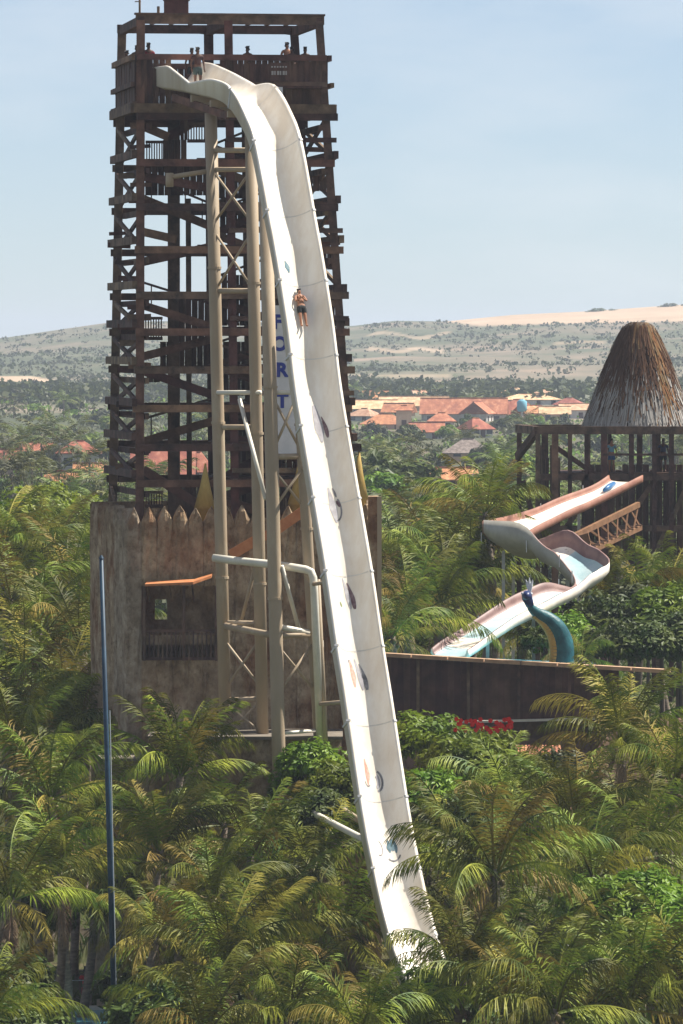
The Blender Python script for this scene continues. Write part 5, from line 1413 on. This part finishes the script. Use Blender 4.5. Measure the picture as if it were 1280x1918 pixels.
# shrubs near
SH = [(580, 1440, 247.5, .85, 'leaf', 'bright green shrub around the foot of the beige columns'), (640, 1470, 245.5, .8, 'leaf', 'green shrub touching the left side of the slide'),
      (600, 1530, 244, .9, 'leaf_dark', 'dark shrub under the raking pipe'), (555, 1490, 248.5, .7, 'leaf', 'small shrub right of the nearest column foot'),
      (800, 1390, 262, 1.05, 'leaf', 'tall green shrub right of the slide below the splash pool'), (870, 1440, 258, 1.05, 'leaf', 'bright shrub below the red blossoms'),
      (805, 1500, 252, 1.0, 'leaf', 'large shrub hugging the right side of the slide'), (850, 1560, 246, 1.0, 'leaf_dark', 'dark shrub behind the small palm at the slide'),
      (800, 1610, 240, .62, 'leaf_lime', 'small lime green shrub at the right rim of the slide'), (960, 1470, 258, .9, 'leaf', 'shrub below the pinkish tiled roof'),
      (1030, 1460, 262, .9, 'leaf_dark', 'dark shrub right of the pinkish tiled roof'), (1130, 1700, 226, .9, 'leaf', 'left part of the bright leafy hedge on the right'),
      (1205, 1690, 227, .95, 'leaf', 'middle clump of the bright leafy hedge on the right'), (1275, 1720, 225, .95, 'leaf', 'clump of leafy hedge cut by the right frame edge'),
      (1150, 1775, 220, .8, 'leaf', 'lower left clump of the right-hand hedge'), (1240, 1780, 220, .85, 'leaf', 'lower right clump of the right-hand hedge'),
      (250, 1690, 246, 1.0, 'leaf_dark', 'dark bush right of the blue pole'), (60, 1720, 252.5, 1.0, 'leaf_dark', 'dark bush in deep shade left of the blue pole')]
for i, (px, py, d_, s_, mk, lab) in enumerate(SH): shrub(lab, px, py, d_, s_, mk, i)
shrub('shrub topped with bright red blossoms below the splash pool', 905, 1412, 262, .85, 'leaf', 5, flowers=46)
for i, (px, py, d_, s_) in enumerate([(40, 985, 372, 1.5), (105, 975, 385, 1.5), (150, 990, 360, 1.2), (10, 1020, 352, 1.2), (85, 1035, 345, 1.0)]):
    shrub(['bright lime green tree crown at the left frame edge beside the castle', 'highest lime green tree crown left of the castle', 'lime green crown touching the castle corner', 'lower lime green crown at the left edge', 'small lime green crown among palms left of the castle'][i], px, py, d_, s_, 'leaf_lime', i, cat='tree', name='lime_tree')
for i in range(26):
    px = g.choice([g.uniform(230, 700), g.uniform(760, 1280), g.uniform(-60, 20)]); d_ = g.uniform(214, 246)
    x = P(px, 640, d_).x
    r = shrub('low dark undergrowth bush beneath the near palms', px, 640 + (CAMZ - g.uniform(1.2, 3.0)) * F / d_, d_, g.uniform(.8, 1.3), 'leaf_dark', i, 'undergrowth beneath the near palms')  # dark foliage put in so gaps between palm crowns read as shade
# mid ground right: bushes and palms around the curved slide
for i, (px, py, d_, s_, mk) in enumerate([(1060, 1195, 297, .9, 'leaf'), (1120, 1170, 299, 1.05, 'leaf_dark'), (1180, 1150, 303, 1.15, 'leaf_dark'), (1240, 1160, 300, 1.2, 'leaf'), (1150, 1215, 294, .9, 'leaf_dark'), (1215, 1215, 294, 1.0, 'leaf_dark'), (1275, 1200, 296, 1.1, 'leaf_dark'), (1020, 1200, 296, .62, 'leaf_dark'), (1270, 1100, 310, 1.0, 'leaf')]):
    shrub('dense shrub between the splash pool and the thatched hut', px, py, d_, s_, mk, i, 'shrubs around the curved slide')
for i, (px, py, d_, s_) in enumerate([(1200, 1120, 306, .9), (1130, 1120, 306, .75), (1250, 1105, 308, .9), (985, 1190, 300, .6), (1090, 1230, 292, .55)]):
    palm('palm among the shrubs below the thatched hut', px, py, d_, s_, 16, .5, .2, 1, 5000 + i, 'palms below the thatched hut')
MIDR = 0
g = random.Random(33)
for i in range(58):
    d_ = g.uniform(300, 470); px = g.uniform(735, 935)
    py = g.uniform(955, 1190); 
    h = CAMZ - (py - 640) * d_ / F - float(tz(0, d_))
    if h < 1.5 or h > 10.5: continue
    if i % 4 != 3: 
        if d_ < 380: palm('palm in the thicket between the white slide and the curved slide', px, py, d_, g.uniform(.8, 1.05), 15, .5, .18, 1, 6000 + i * 3, 'palms between the two slides')
        else: far_palm('palm in the thicket between the white slide and the curved slide', 'palms between the two slides', px, d_, h, g.uniform(.9, 1.1), i)
    else: shrub('bushy tree in the thicket between the white slide and the curved slide', px, py, d_, g.uniform(1.0, 1.6), g.choice(['leaf', 'leaf_dark']), i, 'bushy trees between the two slides', 'tree', 'bushy_tree')
for i, (px, py, d_, s_) in enumerate([(770, 1160, 294, 1.0), (830, 1130, 300, 1.0), (880, 1080, 312, 1.0), (745, 1060, 318, 1.0), (800, 1040, 325, 1.0), (735, 1190, 290, .8)]):
    palm('palm just behind the left half of the splash pool', px, py, d_, s_, 18, .55, .15, 1, 7000 + i, 'palms behind the splash pool')
# trees between grove and village
def far_tree(label, group, px, d_, s_, mk, seed, src, h=None):
    x = P(px, 640, d_).x; gz = float(tz(x, d_)) - .2
    r = thing('broadleaf_tree', label, 'tree', (x, d_, gz), group)
    hh_ = h if h is not None else 1.4 * s_
    t = new_obj('trunk', BT, r); t.scale = (1.6 * s_, 1.6 * s_, hh_ + .8 * s_)
    c_ = new_obj('crown', src[mk][seed % len(src[mk])], r); c_.location = (0, 0, hh_); c_.scale = (s_, s_, s_ * (.85 + .3 * ((seed * 7) % 5) / 5)); c_.rotation_euler = (0, 0, seed * 1.3)
HOUSE_PX = [(868, 1390, 90), (697, 1480, 45), (776, 1520, 55), (972, 1400, 45), (995, 1620, 60), (1040, 1380, 26), (850, 775, 50), (878, 985, 40), (146, 890, 36), (118, 745, 36), (305, 820, 55), (366, 830, 40), (176, 800, 32), (722, 1290, 45), (68, 960, 26), (757, 1270, 18), (4, 900, 26), (100, 1340, 26), (132, 1360, 20), (14, 1350, 50), (800, 1190, 30), (918, 1384, 35), (1076, 1420, 30), (672, 1385, 24), (742, 1440, 26), (828, 1260, 24), (935, 1500, 26), (1005, 1395, 22), (955, 1680, 30), (1062, 1560, 26), (905, 1200, 20)]
g = random.Random(51)
cnt = 0
while cnt < 290:
    d_ = 430 * (1700 / 430) ** g.random(); px = g.uniform(-40, 1320)
    if 430 < px < 640 and d_ < 900: px = g.choice([g.uniform(-20, 420), g.uniform(650, 1300)])
    bad = False
    for hx, hd_, hw in HOUSE_PX:
        if hd_ - 330 < d_ < hd_ + 14 and abs(px - hx) < hw + 14:
            # would the crown rise above the foot of the house?
            top = 640 + F * (CAMZ - float(tz(0, d_)) - 5) / d_; foot = 640 + F * (CAMZ - float(tz(0, hd_)) - 1.0) / hd_
            if top < foot: bad = True
    if bad: continue
    zone = 'left' if px < 420 else 'right'
    if g.random() < .42:
        far_palm('distant palm among the village trees %s of the tower' % zone, 'distant palms %s of the tower' % zone, px, d_, g.uniform(2.5, 6.0), g.uniform(.85, 1.25), cnt)
    else:
        mk = g.choice(['leaf', 'leaf_dark', 'leaf_dark', 'leaf_dry'])
        far_tree('distant broadleaf tree among the village houses %s of the tower' % zone, 'distant broadleaf trees %s of the tower' % zone, px, d_, g.uniform(.7, 1.35), mk, cnt, TRE if d_ < 800 else FAR_T)
    cnt += 1
for i, (px, d_, h, s_) in enumerate([(22, 640, 5.5, 1.2), (60, 700, 5.0, 1.1), (95, 660, 4.6, 1.2), (130, 600, 4.0, 1.1), (168, 690, 6.0, 1.2), (190, 620, 4.5, 1.1), (40, 820, 6.0, 1.2), (112, 800, 6.0, 1.1), (8, 780, 5.5, 1.1), (78, 860, 6.5, 1.2)]):
    far_palm('palm crowding round the orange roofed houses at the far left', 'palms around the left-hand houses', px, d_, h, s_, i)
for i, (px, d_, s_, mk) in enumerate([(30, 720, 1.1, 'leaf_dark'), (85, 740, 1.0, 'leaf'), (150, 730, 1.0, 'leaf_dark'), (120, 690, .9, 'leaf_dark'), (182, 760, 1.0, 'leaf'), (55, 900, 1.2, 'leaf_dark'), (700, 1200, 1.1, 'leaf_dark'), (770, 1150, 1.1, 'leaf_dark'), (840, 1180, 1.0, 'leaf'), (880, 1300, 1.0, 'leaf_dark'), (940, 1250, 1.1, 'leaf_dark'), (1000, 1280, 1.1, 'leaf'), (1050, 1300, 1.0, 'leaf_dark'), (730, 1350, .9, 'leaf_dark'), (960, 1340, .8, 'leaf_dark'), (820, 1330, .8, 'leaf_dark')]):
    far_tree('garden tree growing close in front of the village houses', 'garden trees by the village houses', px, d_, s_, mk, i, TRE)
big = [(745, 905, 640, 1.7, 'leaf_dark'), (715, 930, 600, 1.3, 'leaf'), (690, 960, 560, 1.2, 'leaf'), (960, 890, 760, 1.7, 'leaf'), (920, 860, 860, 1.5, 'leaf_dry'), (800, 930, 640, 1.1, 'leaf_dark'), (700, 850, 950, 1.2, 'leaf_dry'), (905, 940, 620, 1.4, 'leaf'), (965, 960, 560, 1.3, 'leaf')]
labs = ['large dark rounded tree right of the tower below the red roofs', 'green tree between the tower edge and the large dark tree', 'tree against the right edge of the slide at castle top height', 'big light green tree left of the thatched hut platform', 'dry olive tree left of the hut under the long white house', 'dark tree left of the bluish walled little house', 'dry tree beside the tower below the bright red roof', 'green tree right of the bluish walled little house', 'tree directly left of the hut platform posts']
for i, (px, py, d_, s_, mk) in enumerate(big): shrub(labs[i], px, py, d_, s_, mk, i, cat='tree', name='broadleaf_tree', src=TRE)

# tree belt and scrub on the far slopes: too many and small to count
def scrub_mesh(n_, dmin, dmax, pxmin, pxmax, smin, smax, seed, nq=5, avoid=True, tall=1.0):
    g = np.random.default_rng(seed)
    d_ = dmin * (dmax / dmin) ** g.random(n_); px = g.uniform(pxmin, pxmax, n_); x = (px - 640) / F * d_; z = tz(x, d_)
    if avoid:
        ppx, ppy = proj(x, d_, z); keep = sand_mask(ppx, ppy, d_) < .25
        patch = np.sin(x * .021 + d_ * .004) + np.sin(x * .009 - d_ * .011 + 2) + g.normal(0, .9, n_)
        keep &= patch > -.2
        d_, x, z = d_[keep], x[keep], z[keep]
    m = len(d_); s_ = g.uniform(smin, smax, m)
    cen = np.stack([x, d_, z], -1)
    V_ = []
    for k in range(nq):
        nrm = g.normal(size=(m, 3)) + np.array([0, -.4, .5]); nrm /= np.linalg.norm(nrm, axis=1)[:, None]
        u_ = np.cross(nrm, g.normal(size=(m, 3))); u_ /= np.linalg.norm(u_, axis=1)[:, None]; w_ = np.cross(nrm, u_)
        c_ = cen + g.normal(0, .38, (m, 3)) * s_[:, None] * np.array([1, 1, .45]) + np.array([0, 0, .35 * tall]) * s_[:, None]
        ss = s_[:, None] * g.uniform(.2, .42, (m, 1))
        V_.append(np.stack([c_ - u_ * ss, c_ - w_ * ss * .7, c_ + u_ * ss * .9, c_ + w_ * ss * .75], 1))
    v = np.concatenate(V_, 0).reshape(-1, 3)
    return v, np.arange(len(v)).reshape(-1, 4)
for nm, lab, mk, a in (('tree_belt', 'dark belt of trees at the foot of the far hills', 'leaf_dark', (2200, 1620, 1960, -150, 1430, 1.6, 4.0, 61, 16, False, 1.6)),
                       ('scrub', 'grey green scrub covering the far hillsides', 'leaf_dry', (6500, 1900, 3450, -250, 1530, .9, 2.8, 62, 7)),
                       ('scrub', 'darker bushes dotted over the far hillsides', 'leaf_dark', (1000, 1900, 3450, -250, 1530, 1.2, 3.4, 63, 9))):
    v, f = scrub_mesh(*a); o = new_obj(nm, np_mesh(nm, v, f, M[mk])); tag(o, lab, None, None, 'stuff')
def garden(n_, seed):
    g = np.random.default_rng(seed); d_ = 430 * (1750 / 430) ** g.random(n_); px = g.uniform(-150, 1430, n_); keep = np.ones(n_, bool)
    for hx, hd_, hw in HOUSE_PX: keep &= ~((np.abs(px - hx) < hw + 6) & (d_ > hd_ - 60) & (d_ < hd_ + 16))
    d_, px = d_[keep], px[keep]; x = (px - 640) / F * d_; m = len(d_); s_ = g.uniform(.8, 2.0, m); cen = np.stack([x, d_, tz(x, d_)], -1); V_ = []
    for k in range(18):
        nrm = g.normal(size=(m, 3)) + np.array([0, -.4, .6]); nrm /= np.linalg.norm(nrm, axis=1)[:, None]
        u_ = np.cross(nrm, g.normal(size=(m, 3))); u_ /= np.linalg.norm(u_, axis=1)[:, None]; w_ = np.cross(nrm, u_)
        c_ = cen + g.normal(0, .55, (m, 3)) * s_[:, None] * np.array([1, 1, .35]) + np.array([0, 0, .45]) * s_[:, None]; ss = s_[:, None] * g.uniform(.18, .36, (m, 1))
        V_.append(np.stack([c_ - u_ * ss, c_ - w_ * ss * .6, c_ + u_ * ss, c_ + w_ * ss * .6], 1))
    v = np.concatenate(V_, 0).reshape(-1, 3); return v, np.arange(len(v)).reshape(-1, 4)
for n_, sd, mk, lab in ((2600, 81, 'leaf_dark', 'dark low greenery filling the gardens between the village houses'), (1500, 82, 'leaf', 'bright low greenery filling the gardens between the village houses'), (1100, 83, 'leaf_dry', 'dry olive brush between the village gardens')):
    v, f = garden(n_, sd); o = new_obj('garden_greenery', np_mesh('garden_greenery', v, f, M[mk])); tag(o, lab, None, None, 'stuff')
v, f = leaf_cloud(77, 30, 22, .7, 9, 1.6, 1.6)
for px, lab in ((1127, 'dark scrub clump on the crest of the sand dune left of the thatched cone'), (1262, 'dark scrub clump on the dune crest at the right frame edge')):
    x = P(px, 640, 3480).x; o = new_obj('dune_scrub', np_mesh('dune_scrub', v, f, M['leaf_dark'])); o.location = (x, 3480, float(tz(x, 3480))); tag(o, lab, 'scrub')
# dark ground cover under the grove, put in to deepen the shaded gaps
def litter(n_, seed):
    g = np.random.default_rng(seed); d_ = g.uniform(205, 420, n_); px = g.uniform(-150, 1430, n_); x = (px - 640) / F * d_; z = tz(x, d_)
    keep = ~((px > 70) & (px < 260) & (d_ < 253)); d_, x, z = d_[keep], x[keep], z[keep]; m = len(d_)
    cen = np.stack([x, d_, z], -1); V_ = []
    for k in range(3):
        u_ = g.normal(size=(m, 3)) + np.array([0, 0, 1.2]); u_ /= np.linalg.norm(u_, axis=1)[:, None]; w_ = np.cross(u_, g.normal(size=(m, 3))); w_ /= np.linalg.norm(w_, axis=1)[:, None]
        L_ = g.uniform(.35, .9, (m, 1)); V_.append(np.stack([cen - w_ * .05, cen + w_ * .05, cen + u_ * L_ * .6 + w_ * .06, cen + u_ * L_ - np.array([0, 0, .1])], 1))
    v = np.concatenate(V_, 0).reshape(-1, 3); return v, np.arange(len(v)).reshape(-1, 4)
v, f = litter(16000, 5)
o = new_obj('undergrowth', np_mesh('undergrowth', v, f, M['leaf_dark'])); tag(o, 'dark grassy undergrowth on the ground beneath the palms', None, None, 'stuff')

# labels of small groups: count them off from the left so that each is singled out
ORDN = ['leftmost', 'second', 'third', 'fourth', 'fifth', 'sixth', 'seventh', 'eighth', 'ninth', 'tenth', 'eleventh', 'twelfth', 'thirteenth', 'fourteenth', 'fifteenth', 'sixteenth']
for grp, noun, where in (('palms left of the castle', 'palm', 'in the tall grove beside the castle'), ('palms hidden in the near grove, left', 'shaded palm', 'behind the near palms left of the slide'),
                         ('palms hidden in the near grove, right', 'shaded palm', 'behind the near palms right of the slide'), ('palms behind the splash pool', 'palm', 'just behind the splash pool'),
                         ('shrubs around the curved slide', 'dense shrub', 'between the splash pool and the hut'), ('palms below the thatched hut', 'palm', 'among the shrubs below the hut'),
                         ('palms around the left-hand houses', 'palm', 'crowding the left-hand village houses'), ('garden trees by the village houses', 'garden tree', 'in front of the village houses'),
                         ('bushy trees between the two slides', 'bushy tree', 'between the white slide and the curved slide')):
    mem = [o for o in scene.objects if o.parent is None and o.get('group') == grp]
    mem.sort(key=lambda o: o.location.x / o.location.y)
    for k, o in enumerate(mem[:16]):
        o['label'] = ('%s %s %s' % (ORDN[k], noun, where)) if k == 0 else ('%s %s from the left %s' % (ORDN[k], noun, where))

# ------------------------------------------------------------------ haze
hz = MB().box(-8000, 8000, -90, 9700, -4, 62).build('haze', None)
hm = bpy.data.materials.new('haze'); hm.use_nodes = True
n, l = hm.node_tree.nodes, hm.node_tree.links; n.clear()
o_ = n.new('ShaderNodeOutputMaterial'); pv = n.new('ShaderNodeVolumePrincipled')
pv.inputs['Color'].default_value = (.72, .81, .96, 1); pv.inputs['Density'].default_value = HAZE = 0.000115; pv.inputs['Anisotropy'].default_value = .2
l.new(pv.outputs[0], o_.inputs['Volume'])
hz.data.materials.append(hm)
tag(hz, 'thin pale haze hanging over the village and the far hills', None, None, 'stuff')
